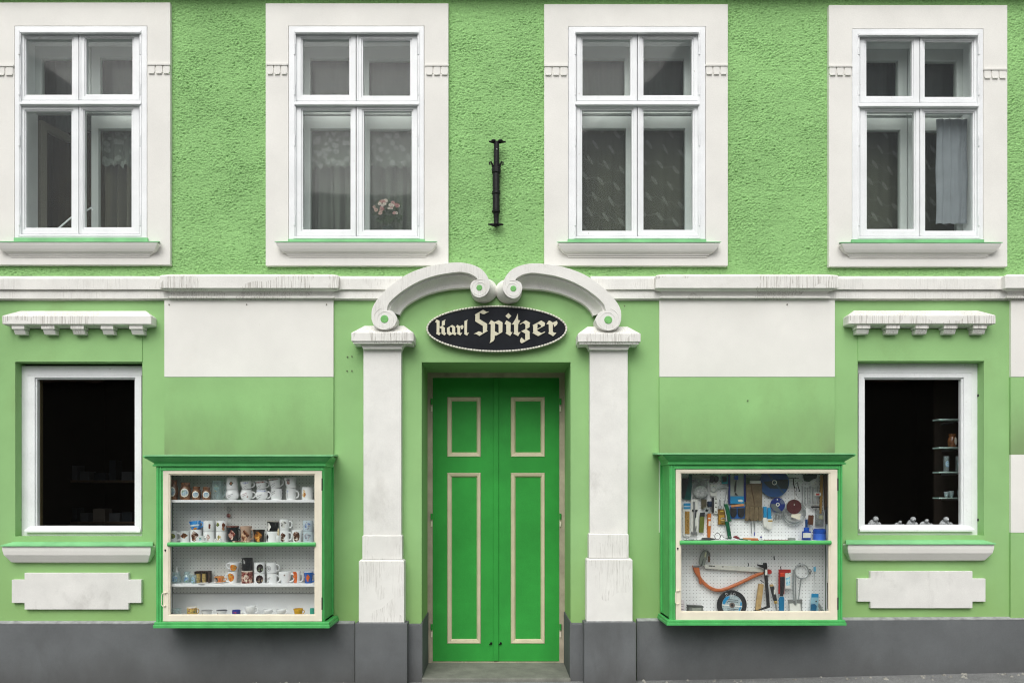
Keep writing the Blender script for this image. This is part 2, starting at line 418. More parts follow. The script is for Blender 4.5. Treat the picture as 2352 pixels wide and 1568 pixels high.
# window measurements: frame, sash area, mullion, transom, panes, surround, brackets, sill lip ends
WINS = [
 dict(fr=(33,338,60,548), sa=(47,320,74,538), xm=181, tr=(231,241), p=((60,165,89,218),(198,304,88,217),(60,164,256,523),(194,302,254,522)), su=(-30,391,6,608), br=((-28,30,148,173),(338.7,390.5,145,169)), sl=(-14,364,555)),
 dict(fr=(662.5,974.5,60,551), sa=(679,958.6,74,543), xm=818, tr=(233,242), p=((695,802,89,218),(834,942,93,220),(695.6,805,254,527),(836,945.5,255,528)), su=(610,1030,8,610), br=((612,660.5,145,170.6),(977,1030,147,172)), sl=(630.6,1004.5,555)),
 dict(fr=(1305,1621,61,551), sa=(1324,1604,74,543), xm=1464, tr=(232,242), p=((1338,1448,90,220),(1478,1589,90,219),(1337,1451,253,530),(1478,1591,253,528)), su=(1250,1672,10,610), br=((1250.5,1304,148,173),(1621,1671,147,171)), sl=(1279,1656.6,556)),
 dict(fr=(1957,2259,66,552), sa=(1975,2246,80,543), xm=2113, tr=(236,246), p=((1990,2095,94,221),(2124,2233,96,223),(1991,2100,257,526),(2125,2235,259,530)), su=(1904,2314,12,612), br=((1904.5,1957,149,173),(2260.5,2313,156,180)), sl=(1931,2303.5,557)),
]
def rect(v, y=0.0): return (wx(v[0], y), wx(v[1], y), wz(v[3], y), wz(v[2], y))
def grow(v, a): return (v[0]-a, v[1]+a, v[2]-a, v[3]+a)
ZC = wz(640)           # the string course covers the joint of the two walls

# --- upper wall in roughcast: real relief
def perlin(x, z, seed):
    rs = np.random.RandomState(seed); n = 512
    ang = rs.rand(n, n) * 2 * np.pi; gx, gz = np.cos(ang), np.sin(ang)
    xi, zi = np.floor(x).astype(int), np.floor(z).astype(int); xf, zf = x - xi, z - zi
    u, w = xf*xf*xf*(xf*(xf*6-15)+10), zf*zf*zf*(zf*(zf*6-15)+10)
    def g(i, j):
        a, b = (xi+i) % n, (zi+j) % n
        return gx[a, b]*(xf-i) + gz[a, b]*(zf-j)
    return (g(0,0)*(1-u) + g(1,0)*u)*(1-w) + (g(0,1)*(1-u) + g(1,1)*u)*w
def roughcast():
    st = .0047
    xs = np.arange(XL, XR + st, st); zs = np.arange(ZC - .03, ZTOP, st)
    X, Z = np.meshgrid(xs, zs)
    wxn = perlin(X/.11, Z/.11, 1)*.022; wzn = perlin(X/.09+7, Z/.09+3, 2)*.018
    a = perlin((X+wxn)/.0155, (Z+wzn)/.0105, 3); b = perlin((X+wzn)/.0125+9, (Z+wxn)/.0100, 4); c = perlin(X/.25, Z/.2, 5)
    A = np.clip(.62 + .75*perlin(X/.33, Z/.24, 8) + .35*perlin(X/.09+5, Z/.06, 9), .18, 1.15)
    pits = np.clip(perlin(X/.026+13, Z/.0125+5, 10) - .22, 0, 1)
    h = (np.clip(.55 + 1.0*a + .65*b, 0, 1)**.8 * .0105) * A + c*.002 + perlin(X/.05+3, Z/.028, 6)*.002 - pits*.022
    Y = -h + .004
    nr, nc = X.shape
    keep = np.ones((nr-1, nc-1), bool); xc, zc = X[:-1,:-1] + st/2, Z[:-1,:-1] + st/2
    for w in WINS:
        r = rect(grow(w['su'], -3)); keep &= ~((xc > r[0]) & (xc < r[1]) & (zc > r[2]) & (zc < r[3]))
    idx = np.arange(nr*nc).reshape(nr, nc)
    q = np.stack([idx[:-1,:-1], idx[:-1,1:], idx[1:,1:], idx[1:,:-1]], -1)[keep]
    used = np.unique(q); remap = np.full(nr*nc, -1); remap[used] = np.arange(len(used)); q = remap[q]
    co = np.stack([X.ravel(), Y.ravel(), Z.ravel()], -1)[used]
    me = bpy.data.meshes.new('roughcast_wall')
    me.vertices.add(len(co)); me.vertices.foreach_set('co', co.ravel().astype('f'))
    me.loops.add(q.size); me.loops.foreach_set('vertex_index', q.ravel().astype('i'))
    me.polygons.add(len(q)); me.polygons.foreach_set('loop_start', np.arange(0, q.size, 4, dtype='i'))
    me.update(calc_edges=True); me.validate(); me.shade_smooth(); me.materials.append(M_rough)
    o = bpy.data.objects.new('roughcast_wall', me); COL.objects.link(o); o.parent = HOUSE; ORIG[o.name] = (0, 0, 0)
    o['label'] = 'light green roughcast upper wall'
roughcast()

# --- lower wall, smooth
LWIN = [(35, 327, 831, 1231), (1970, 2260, 830, 1229)]
DOOR = (968.5, 1310.5, 831.5)
dx0, dx1, dzt = wx(DOOR[0]), wx(DOOR[1]), wz(DOOR[2])
holes = [(*rect(w), .12) for w in LWIN] + [(dx0, dx1, -.35, dzt, .56)]
holed(XL, XR, -.4, ZC, 0.0, holes, .1).build('lower_wall', M_lower, HOUSE, label='smooth light green plastered lower wall')
# green lintel panels above the lower windows
for a, b, c, d in LWIN:
    MB().box(wx(a), wx(b), -.007, .02, wz(d-400), wz(757)).build('lintel_panel', M_green, HOUSE)
# shell: side walls, floors, roof and back so that the rooms are dark
sh = MB()
sh.box(XL-.2, XL, .002, 4.2, -.4, ZTOP+.3).box(XR, XR+.2, .002, 4.2, -.4, ZTOP+.3).box(XL-.2, XR+.2, 4.2, 4.4, -.4, ZTOP+.3)
sh.box(XL, XR, .25, 4.2, 3.02, 3.12).box(XL-.2, XR+.2, .05, 4.4, ZTOP+.3, ZTOP+.4).box(XL, XR, .62, 4.2, -.06, -.02)
sh.build('room_shell', M_room, HOUSE)
MB().box(XL-.2, XR+.2, -.11, .06, ZTOP-.005, ZTOP+.3).build('upper_cornice', M_white, HOUSE)

# --- bands of the wall strips beside the door (white, green, white, green)
for a, b in ((380, 767), (1513.5, 1915), (2318, 2705)):
    s = None
    for i, (c, d) in enumerate(((686, 866), (866, 1044), (1044, 1222), (1222, 1424))):
        y = -.016 if i % 2 else -.0185
        s = MB().box(wx(a), wx(b), y, .02, wz(d), wz(c)).build('wall_strip', (M_panel_dirty if i == 1 else M_lower) if i % 2 else M_white, HOUSE)
# nails and holes left in the wall
nl = []
for v, w in ((426, 763), (619, 763), (818, 763), (1560, 767), (1965, 763), (869, 892), (880, 891), (868, 927), (880, 927), (1867, 1002)):
    o = MB().lathe((wx(v/1.08844), -.02 if not 866 < v < 882 else -.003, wz(w/1.08844)), [(.005, 0), (.005, -.004)], 8, 'y').build('nail', mat('rusty nail', (.10, .08, .06), .7), HOUSE)

# --- plinth
PZ = 1426
def plinth():
    m = MB()
    for a, b, t in ((-240, 816, 1426), (934, 968.6, 1430), (1310.4, 1343, 1428), (1461, 2620, 1420)):
        za, zb = wz(t), wz(t - (5 if b > 2000 else 0))
        x0, x1 = wx(a), wx(b)
        m.add([(x0,-.028,-.4),(x1,-.028,-.4),(x1,-.028,zb-.012),(x0,-.028,za-.012),(x0,.01,za),(x1,.01,zb)], [(0,1,2,3),(3,2,5,4)])
        m.add([(x0,-.028,-.4),(x0,.01,-.4),(x0,.01,za),(x0,-.028,za-.012)], [(0,1,2,3)]); m.add([(x1,-.028,-.4),(x1,.01,-.4),(x1,.01,zb),(x1,-.028,zb-.012)], [(0,1,2,3)])
    # returns inside the door reveal
    m.box(dx0-.001, dx0+.008, -.027, .50, -.4, wz(1428)); m.box(dx1-.008, dx1+.001, -.027, .50, -.4, wz(1426))
    m.build('plinth', M_plinth, HOUSE, label='dark grey rendered plinth')
    for a, b, t in ((-240, 815, 1426), (1462, 2620, 1420)):
        za, zb = wz(t), wz(t - (5 if b > 2000 else 0)); x0, x1 = wx(a), wx(b)
        MB().add([(x0,-.030,za-.016),(x1,-.030,zb-.016),(x1,-.030,zb-.009),(x0,-.030,za-.009),(x0,.0,za+.004),(x1,.0,zb+.004)], [(0,1,2,3),(3,2,5,4)]).build('plinth_edge', M_pale_edge, HOUSE)
plinth()

# --- window surrounds
def surround(w):
    m = MB().ring(rect(w['su'], -.03), rect(w['fr'], -.03), -.030, .03)
    o = m.build('window_surround', M_white, HOUSE, bevel=.003)
    for br in w['br']:
        b = MB(); x0, x1, z0, z1 = rect(br, -.04); wd = (x1-x0)
        b.box(x0-.002, x1+.002, -.042, -.02, z1-.017, z1)
        for k in range(3):
            a = x0 + wd*(k/3) + .004; c = x0 + wd*((k+1)/3) - .004
            b.box(a, c, -.0365, -.02, z0+.012, z1-.0172); b.box(a+.004, c-.004, -.040, -.02, z0, z0+.0118)
        b.build('triple_block', M_white, o, bevel=.002)
for w in WINS: surround(w)

# --- upper windows
def upper_window(w, idx):
    fr, sa, xm, tr = w['fr'], w['sa'], w['xm'], w['tr']
    F = -.034
    frm = MB().ring(rect(grow(fr, -.9), F), rect(sa, F), F, .03)
    # beaded inner edge, head drip and transom
    frm.ring(rect(grow(sa, 5), F), rect(grow(sa, 2.2), F), F-.004, F+.002)
    frm.vbox(sa[0]-1, sa[1]+1, tr[0], tr[1], -.024, .05)
    frm.vbox(sa[0]-3, sa[1]+3, tr[1]-6, tr[1]-1.5, -.046, -.01)
    frm.vbox(sa[0]-2, sa[1]+2, sa[2]-3.5, sa[2]+1.0, -.052, -.03)
    # box lining behind
    i = rect(grow(sa, -2), 0); o = (i[0]-.03, i[1]+.03, i[2]-.03, i[3]+.03)
    frm.ring(o, i, .031, .20)
    W = frm.build('window', M_wood, HOUSE, bevel=.0015)
    quads = ((sa[0]+.7, xm-1.0, sa[2]+1.4, tr[0]-1), (xm+1.0, sa[1]-.7, sa[2]+1.4, tr[0]-1), (sa[0]+.7, xm-1.0, tr[1]+1.0, sa[3]-.9), (xm+1.0, sa[1]-.7, tr[1]+1.0, sa[3]-.9))
    for k, (q, p) in enumerate(zip(quads, w['p'])):
        s = MB().ring(rect(q, -.017), rect(grow(p, 4), -.017), -.017, .028).ring(rect(grow(p, 4.2), -.008), rect(p, -.008), -.008, .024)
        if k == 1 or k == 3: s.vbox(xm+1.0, xm+4.4, q[2]+.5, q[3]-.5, -.022, -.012)
        s.build('sash', M_wood, W, bevel=.0015)
        r = rect(grow(p, 1), .0); MB().box(r[0], r[1], .004, .008, r[2], r[3]).build('pane', M_pane2, W)
        # inner casement
        if idx == 0 and k == 2: continue
        zt = -2 if k < 2 else -13
        op = (p[0]+4, p[1]-4, p[2]+(14 if k < 2 else 16), p[3]-3)
        q2 = (q[0] - (1 if k in (0, 2) else 0), q[1] + (0 if k in (0, 2) else 1), q[2]-2, q[3]+3)
        y = .165
        MB().ring(rect(q2, .0), rect(op, .0), y, .205).build('inner_sash', M_inner, W)
        r = rect(grow(op, 1), .0); MB().box(r[0], r[1], .182, .186, r[2], r[3]).build('inner_pane', M_inpane, W)
    # hinges
    for v in (112, 205, 322, 505):
        for x in (sa[0]-2.5, sa[1]+2.5):
            MB().lathe((wx(x, -.036), -.036, wz(v+14, -.036)), [(.007, 0), (.007, .045), (.0055, .046), (.0055, .049), (.007, .05), (.007, .085)], 8).build('hinge', M_wood, W)
    # sill: plaster moulding, green sheet upstand and lip
    l, r_, t = w['sl']
    MB().molding(l+3, r_-3, [(.060, t+1), (.060, t+4.0), (.056, t+8), (.046, t+16), (.036, t+22), (.022, t+26), (.016, t+28), (.016, t+30.5), (.009, t+31), (.009, t+35)], -.028, 1.6).build('sill', M_white, W, label='white moulded plaster sill')
    sb = MB(); y1 = -.093
    x0, x1, z = wx(l, y1), wx(r_, y1), wz(t-1, y1)
    sb.add([(x0, y1, z), (x1, y1, z), (x1, y1, z-.006), (x0, y1, z-.006), (x0+.02, -.03, z+.022), (x1-.02, -.03, z+.022), (x0+.02, -.03, z+.016), (x1-.02, -.03, z+.016)],
           [(0,1,5,4), (3,2,1,0), (2,3,6,7), (1,2,7,5), (0,4,6,3), (4,5,7,6)])
    sb.box(wx(fr[0]-1, -.045), wx(fr[1]+1, -.045), -.047, -.032, z+.012, wz(fr[3]-2.0, -.045))
    sb.build('sill_sheet', M_sheet, W)
    return W
WOBJ = [upper_window(w, i) for i, w in enumerate(WINS)]
# window 1: the inner casement of the lower left quarter stands open into the room
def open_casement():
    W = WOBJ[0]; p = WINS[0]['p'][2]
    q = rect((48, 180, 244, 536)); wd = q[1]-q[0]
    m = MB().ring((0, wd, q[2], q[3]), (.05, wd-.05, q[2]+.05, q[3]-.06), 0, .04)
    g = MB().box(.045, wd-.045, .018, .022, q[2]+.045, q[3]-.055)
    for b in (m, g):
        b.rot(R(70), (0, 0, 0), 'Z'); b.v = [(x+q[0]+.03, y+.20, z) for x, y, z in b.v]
    m.build('inner_sash', mat('inner paint with shade mixed in', (.20, .19, .15), .6), W, label='inner casement standing open into the room'); g.build('inner_pane', M_pane, W)  # casement colour darkened and browned to imitate the shade it stands in
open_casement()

# --- string course
def string_course():
    m = MB()
    prof = [(.0, 634), (.045, 637), (.052, 640), (.052, 664), (.036, 664.5), (.030, 668), (.034, 671), (.034, 685.5), (.014, 686.5), (.012, 690), (.0, 690.5)]
    for a, b in ((-230, 925), (1355, 2600)):
        x0, x1 = wx(a), wx(b); vs, fs = [], []
        for p, v in prof: z = wz(v, -p); vs += [(x0, -p+.001, z), (x1, -p+.001, z)]
        for i in range(len(prof)-1): fs.append((2*i, 2*i+2, 2*i+3, 2*i+1))
        m.add(vs, fs)
    c = m.build('string_course', M_stucco, HOUSE, label='white moulded string course')
    for a, b in ((366, 778), (1506, 1926), (2309, 2716)):
        MB().molding(a, b, [(.03, 630), (.085, 632), (.094, 634), (.094, 661.5), (.080, 662), (.076, 664.5), (.050, 668), (.036, 673), (.032, 679), (.050, 681.5), (.050, 684.5), (.022, 685), (.020, 689)]).build('projecting_block', M_crack, c, bevel=.002)
string_course()

# --- hoods over the lower windows
def hood(a, b, dent, dt):
    h = MB().molding(a, b, [(.006, dt-10), (.082, dt), (.088, dt+2), (.088, dt+20), (.080, dt+21.5), (.076, dt+22.5), (.032, dt+26.5), (.010, dt+30)]).build('window_hood', M_crack, HOUSE, bevel=.003, label='white cracked plaster hood over the window')
    for c, d in dent:
        m = MB(); x0, x1 = wx(c, -.07), wx(d, -.07)
        m.box(x0-.003, x1+.003, -.072, 0, wz(dt+31.5, -.07), wz(dt+23, -.07))
        z0, z1 = wz(dt+43, -.06), wz(dt+31.2, -.085)
        m.add([(x0+.004,-.064,z1),(x1-.002,-.064,z1),(x1,-.046,z0),(x0+.006,-.046,z0),(x0+.004,0,z1),(x1-.002,0,z1),(x1,0,z0),(x0+.006,0,z0)],
              [(3,2,1,0),(4,5,6,7),(0,1,5,4),(1,2,6,5),(2,3,7,6),(3,0,4,7)])
        m.build('hood_bracket', M_crack, h, bevel=.002)
hood(5, 347, ((28,55),(95.7,124),(163,192),(232,259),(298,327)), 724)
hood(1949.5, 2287, ((1968.7,1998),(2036,2066),(2103.7,2132),(2169,2198),(2236,2266)), 723)

# --- lower windows, sills and plaques
def lower_window(op, fr, pane, lip, side):
    y = .075
    o, i = rect(fr, y), rect(pane, y)
    cas = (fr[0]+(14 if side < 0 else 0), fr[1]-(14 if side > 0 else 0), fr[2]+22, fr[3]-11)
    f = MB().ring(o, rect(cas, y), y, y+.06)
    W = f.build('shop_window', M_wood, HOUSE, bevel=.002)
    c = MB().ring(rect(grow(cas, -.7), y), rect(grow(pane, 3), y), y-.004, y+.05).ring(rect(grow(pane, 3.2), y), rect(pane, y), y+.008, y+.045)
    # sloping weather board with a drip at the bottom
    x0, x1 = wx(cas[0]-1, y), wx(cas[1]+1, y); z0, z1 = wz(fr[3]-9.5, y), wz(fr[3]-19, y)
    c.add([(x0, y-.034, z0), (x1, y-.034, z0), (x1, y-.034, z0+.018), (x0, y-.034, z0+.018), (x0+.03, y-.002, z1+.015), (x1-.03, y-.002, z1+.015), (x0, y+.01, z0), (x1, y+.01, z0)], [(0,1,2,3),(3,2,5,4),(0,6,7,1),(3,4,6,0),(1,7,5,2)])
    c.build('sash', M_wood, W, bevel=.0015)
    MB().box(i[0]-.005, i[1]+.005, y+.02, y+.026, i[2]-.005, i[3]+.005).build('pane', M_pane, W)
    x = wx(fr[0]-1.5 if side < 0 else fr[1]+1.0, y)
    for v in (907, 1192):
        MB().lathe((x, y-.008, wz(v+5, y)), [(.004, 0), (.011, .004), (.011, .02), (.005, .026)], 8).ball((x, y-.012, wz(v, y)), .008, 8).build('hinge_pin', M_iron, W)
    # sill: sloping green sheet, white moulding below
    l, r_, t = lip; yf = -.088
    xa, xb, zf = wx(l, yf), wx(r_, yf), wz(t, yf); xc, xd = wx(op[0], 0), wx(op[1], 0); zb = zf + .05
    s = MB(); T = .007
    s.add([(xa,yf,zf),(xb,yf,zf),(xb-.04,-.001,zf+.022),(xa+.04,-.001,zf+.022),(xa,yf,zf-T),(xb,yf,zf-T),(xb-.04,-.001,zf+.022-T),(xa+.04,-.001,zf+.022-T)],
          [(0,1,2,3),(7,6,5,4),(4,5,1,0),(5,6,2,1),(7,4,0,3),(6,7,3,2)])
    s.add([(xc,-.001,zf+.0225),(xd,-.001,zf+.0225),(xd,y+.01,zf+.037),(xc,y+.01,zf+.037),(xd,y+.01,wz(fr[3]-.5,y)),(xc,y+.01,wz(fr[3]-.5,y))], [(0,1,2,3),(3,2,4,5)])
    s.build('sill_sheet', M_sheet, W)
    MB().molding(l+4, r_-4, [(.072, t+2), (.076, t+5), (.074, t+13), (.068, t+22), (.064, t+24), (.034, t+38), (.008, t+40)]).build('sill', M_white, W, bevel=.004)
    return W
LW = [lower_window(LWIN[0], (48.5, 326, 840, 1231), (83.5, 308, 870, 1207), (0, 350.5, 1252), -1),
      lower_window(LWIN[1], (1971, 2245.7, 835, 1229), (1987.5, 2209.7, 870, 1204.5), (1943, 2288.5, 1247.5), 1)]
def plaque(a, b, c, d, ea, eb, et, ed):
    P = [(ea, c), (eb, c), (eb, et), (b, et), (b, ed), (eb, ed), (eb, d), (ea, d), (ea, ed), (a, ed), (a, et), (ea, et)]
    MB().prism([(wx(x, -.028), wz(z, -.028)) for x, z in P], -.028, .01).build('plaque', mat('stained white plaque', (.74, .735, .70), .85, mott=.06, mscale=5, grain=.05, bump=.12, bscale=140, spec=.12, stain=.6, stain_col=(.40, .39, .36), stain_scale=5), HOUSE, bevel=.003, label='blank white stepped plaster plaque')
plaque(26.7, 324.5, 1315, 1399, 56, 295, 1330.5, 1384)
plaque(1970.5, 2264, 1311, 1396, 1999.6, 2234, 1328, 1381)

# --- dark shop rooms behind the lower windows and behind the door
for a, b in ((-70, 520), (1800, 2440)):
    m = MB(); x0, x1 = wx(a), wx(b)
    m.add([(x0,.15,-.02),(x1,.15,-.02),(x1,.15,3.0),(x0,.15,3.0),(x0,1.9,-.02),(x1,1.9,-.02),(x1,1.9,3.0),(x0,1.9,3.0)], [(4,5,6,7),(0,4,7,3),(1,2,6,5),(0,1,5,4),(3,7,6,2)])
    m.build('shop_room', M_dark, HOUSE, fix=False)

# --- pilasters
def pilaster(sgn, sh, cap, c1, c2, g, tops):
    X = lambda v, y: wx(v, y)
    yA, yB, yC, yG, yS = -.065, -.078, -.100, -.122, -.150
    cx = (sh[0]+sh[1])/2
    P = [(sh[0], c1[2]+1), (sh[0], 806), (sh[0]-1.5, 799), (sh[0]-4, 794), (sh[0]-8, 790), (sh[0]-8, 783)]
    P = P + [(2*cx-x, v) for x, v in P[::-1]]
    p = MB().prism([(X(x, yA), wz(v, yA)) for x, v in P], yA, .01).build('pilaster', M_pilaster, HOUSE, bevel=.004)
    m = MB()
    for y, q, hh in ((yB, c1, 2.5), (yC, c2, 3.0)):
        x0, x1, z0, z1 = X(q[0], y), X(q[1], y), wz(q[3], y), wz(q[2], y)
        m.box(x0, x1, y, .01, z0, z1-.012)
        m.add([(x0,y,z1-.012),(x1,y,z1-.012),(x1-.010,y+.022,z1),(x0+.010,y+.022,z1),(x0+.01,.01,z1),(x1-.01,.01,z1),(x0,.01,z1-.012),(x1,.01,z1-.012)],
              [(0,1,2,3),(3,2,5,4),(0,3,4,6),(1,7,5,2)])
    m.build('pilaster_base', mat('scratched white base', (.79, .785, .745), .85, mott=.05, mscale=5, bump=.12, bscale=120, spec=.12, cracks=.35, stain=.3, stain_col=(.42,.40,.36), stain_scale=4), p, bevel=.003)
    MB().box(X(g[0], yG), X(g[1], yG), yG, .01, -.4, wz(g[2], yG)).build('plinth_block', M_plinth, p, bevel=.004)
    MB().box(X(c2[0], yC-.004), X(c2[1]+1, yC-.004), yC-.006, .012, wz(c2[3]+1, yC), wz(c2[3]-2.2, yC)).build('base_fillet', M_pale_edge, p)
    k = MB().molding(cap[0], cap[1], [(.062, tops[0]), (.140, tops[1]), (.146, tops[1]+1), (.146, tops[2]), (.136, tops[2]+1.5), (.134, tops[2]+6), (.09, tops[2]+7.5)]).build('capital', M_crack, p, bevel=.0025)
    mm = MB(); w0 = sh[0]-11; w1 = sh[1]+11; y = -.100
    mm.prism([(X(x, y), wz(v, y)) for x, v in ((w0, tops[2]+4), (w1, tops[2]+4), (w1-2, tops[2]+7), (w1-7, tops[2]+11), (w1-10, tops[2]+18), (w0+10, tops[2]+18), (w0+7, tops[2]+11), (w0+2, tops[2]+7))], y, -.02).build('neck', M_pilaster, p, bevel=.003)
    return p
pilaster(-1, (834.6, 921.5), (806.8, 950), (832, 923.5, 1227, 1284), (824, 928, 1285, 1430), (815.5, 935, 1431), (748, 763, 783))
pilaster(1, (1355, 1442), (1327.5, 1471.6), (1352.4, 1444, 1223.5, 1280.6), (1347.4, 1453, 1282, 1427.5), (1342, 1461, 1429), (750, 765, 784.5))

# --- broken swan-neck pediment with scrolls
def spline(P, n=8):
    out = []
    for i in range(len(P)-1):
        p0, p1, p2, p3 = P[max(i-1,0)], P[i], P[i+1], P[min(i+2, len(P)-1)]
        for k in range(n):
            t = k/n
            out.append(tuple(.5*((2*b) + (c-a)*t + (2*a-5*b+4*c-d)*t*t + (-a+3*b-3*c+d)*t**3) for a, b, c, d in zip(p0, p1, p2, p3)))
    return out + [P[-1]]
def scroll(mirror):
    def cv(x, y):
        v, w = 790 + x*.22264, 569.6 + y*.22264
        return (2280 - v if mirror else v, w + (2 if mirror else 0))
    def P(pts, y): return [(wx(a, y), wz(b, y)) for a, b in (cv(*q) for q in pts)]
    outer = spline([(283,730),(287,640),(322,560),(385,480),(450,412),(540,340),(640,277),(750,227),(880,187),(1020,160),(1170,148),(1290,162),(1390,200),(1455,255),(1497,330),(1505,400),(1490,450),(1455,490),(1400,513)], 6)
    tip = spline([(1400,513),(1350,497),(1315,450),(1303,400),(1315,355),(1345,332),(1378,326)], 5)[1:]
    inner = spline([(1366,305),(1330,282),(1285,262),(1200,248),(1100,258),(980,277),(860,311),(760,352),(660,407),(570,470),(500,530),(460,580),(442,640)], 6)
    low = spline([(442,640),(500,650),(540,700),(548,745),(520,800),(470,833),(415,842),(350,828),(305,790),(283,730)], 5)[1:-1]
    Y = -.150
    t = MB().prism(P(outer + tip + inner + low, Y), Y, -.02).build('pediment_scroll', M_stucco, HOUSE, smooth=True, sharp=30, bevel=.003, label='white swan-neck scroll, %s half of the pediment' % ('right' if mirror else 'left'))
    # wider, flared back of the upper scroll
    fl = MB(); N = 28
    for k in range(N + 1):
        a = R(100) - R(215) * k / N; w = math.sin(math.pi * min(1, max(0, k / N)))**.6
        for y, cx_, cy_, r in ((Y+.004, 1402, 412, 101), (Y+.03, 1402+4*w, 412-2*w, 101+8*w), (-.075, 1402+16*w, 412-12*w, 101+28*w), (-.02, 1402+28*w, 412-20*w, 101+52*w)):
            (q,) = P([(cx_ + r*math.cos(a), cy_ - r*math.sin(a))], max(y, Y) if y < -.1 else -.12); fl.v.append((q[0], y, q[1]))
    for k in range(N):
        for j in range(3): fl.f.append((4*k+j, 4*k+j+1, 4*k+4+j+1, 4*k+4+j))
    fl.build('scroll_flank', M_stucco, t, smooth=True)
    # cove under the arch
    lo = spline([(575,690),(600,640),(660,580),(740,530),(850,480),(960,446),(1100,420),(1200,413),(1330,408)], 5)
    inn = spline([(442,650),(460,580),(500,530),(570,470),(660,407),(760,352),(860,311),(980,277),(1100,258),(1200,248),(1290,262),(1330,282),(1366,305)], 5)
    n = 48
    def res(Q):
        Q = np.array(Q); d = np.r_[0, np.cumsum(np.hypot(*np.diff(Q, axis=0).T))]; s = np.linspace(0, d[-1], n)
        return np.stack([np.interp(s, d, Q[:,0]), np.interp(s, d, Q[:,1])], -1)
    A, B = res(inn), res(lo); c = MB(); lev = [(0, -.146), (.10, -.120), (.22, -.118), (.45, -.085), (.68, -.060), (.86, -.050), (.90, -.050), (1.0, -.046), (1.0, -.002)]
    for i in range(n):
        for u, y in lev:
            p = A[i]*(1-u) + B[i]*u; (q,) = P([tuple(p)], y if y < -.01 else -.046); c.v.append((q[0], y, q[1]))
    L = len(lev)
    for i in range(n-1):
        for j in range(L-1): c.f.append((i*L+j, i*L+j+1, (i+1)*L+j+1, (i+1)*L+j))
    c.build('arch_cove', M_stucco, t, smooth=True, sharp=50)
    # raised volute faces and green eyes
    for (x, y, r, rg) in ((417, 735, 118, 40), (1402, 412, 88, 30)):
        (q,) = P([(x, y)], Y-.004); k = .22264/S
        turns = []
        for i in range(40):
            a = i/39*2*math.pi*1.25 + (R(100) if y > 600 else R(70)); rr = (r*(1-.42*i/39))
            turns.append((q[0] + (-1 if mirror else 1)*rr*k*math.cos(a), Y-.0005, q[1] + rr*k*math.sin(a)))
        MB().tube(turns, .0022, 6).build('volute_line', M_stucco, t, smooth=True)
        MB().lathe((q[0] - (.004 if y < 600 else 0)*(1 if not mirror else -1), Y+.01, q[1] + (.003 if y < 600 else .003)), [(rg*k, 0), (rg*k, -.011), (rg*k*.86, -.014)], 16, 'y').build('scroll_eye', mat('scroll eye green', (.20, .50, .16), .8, mott=.15, mscale=30), t)
scroll(False); scroll(True)

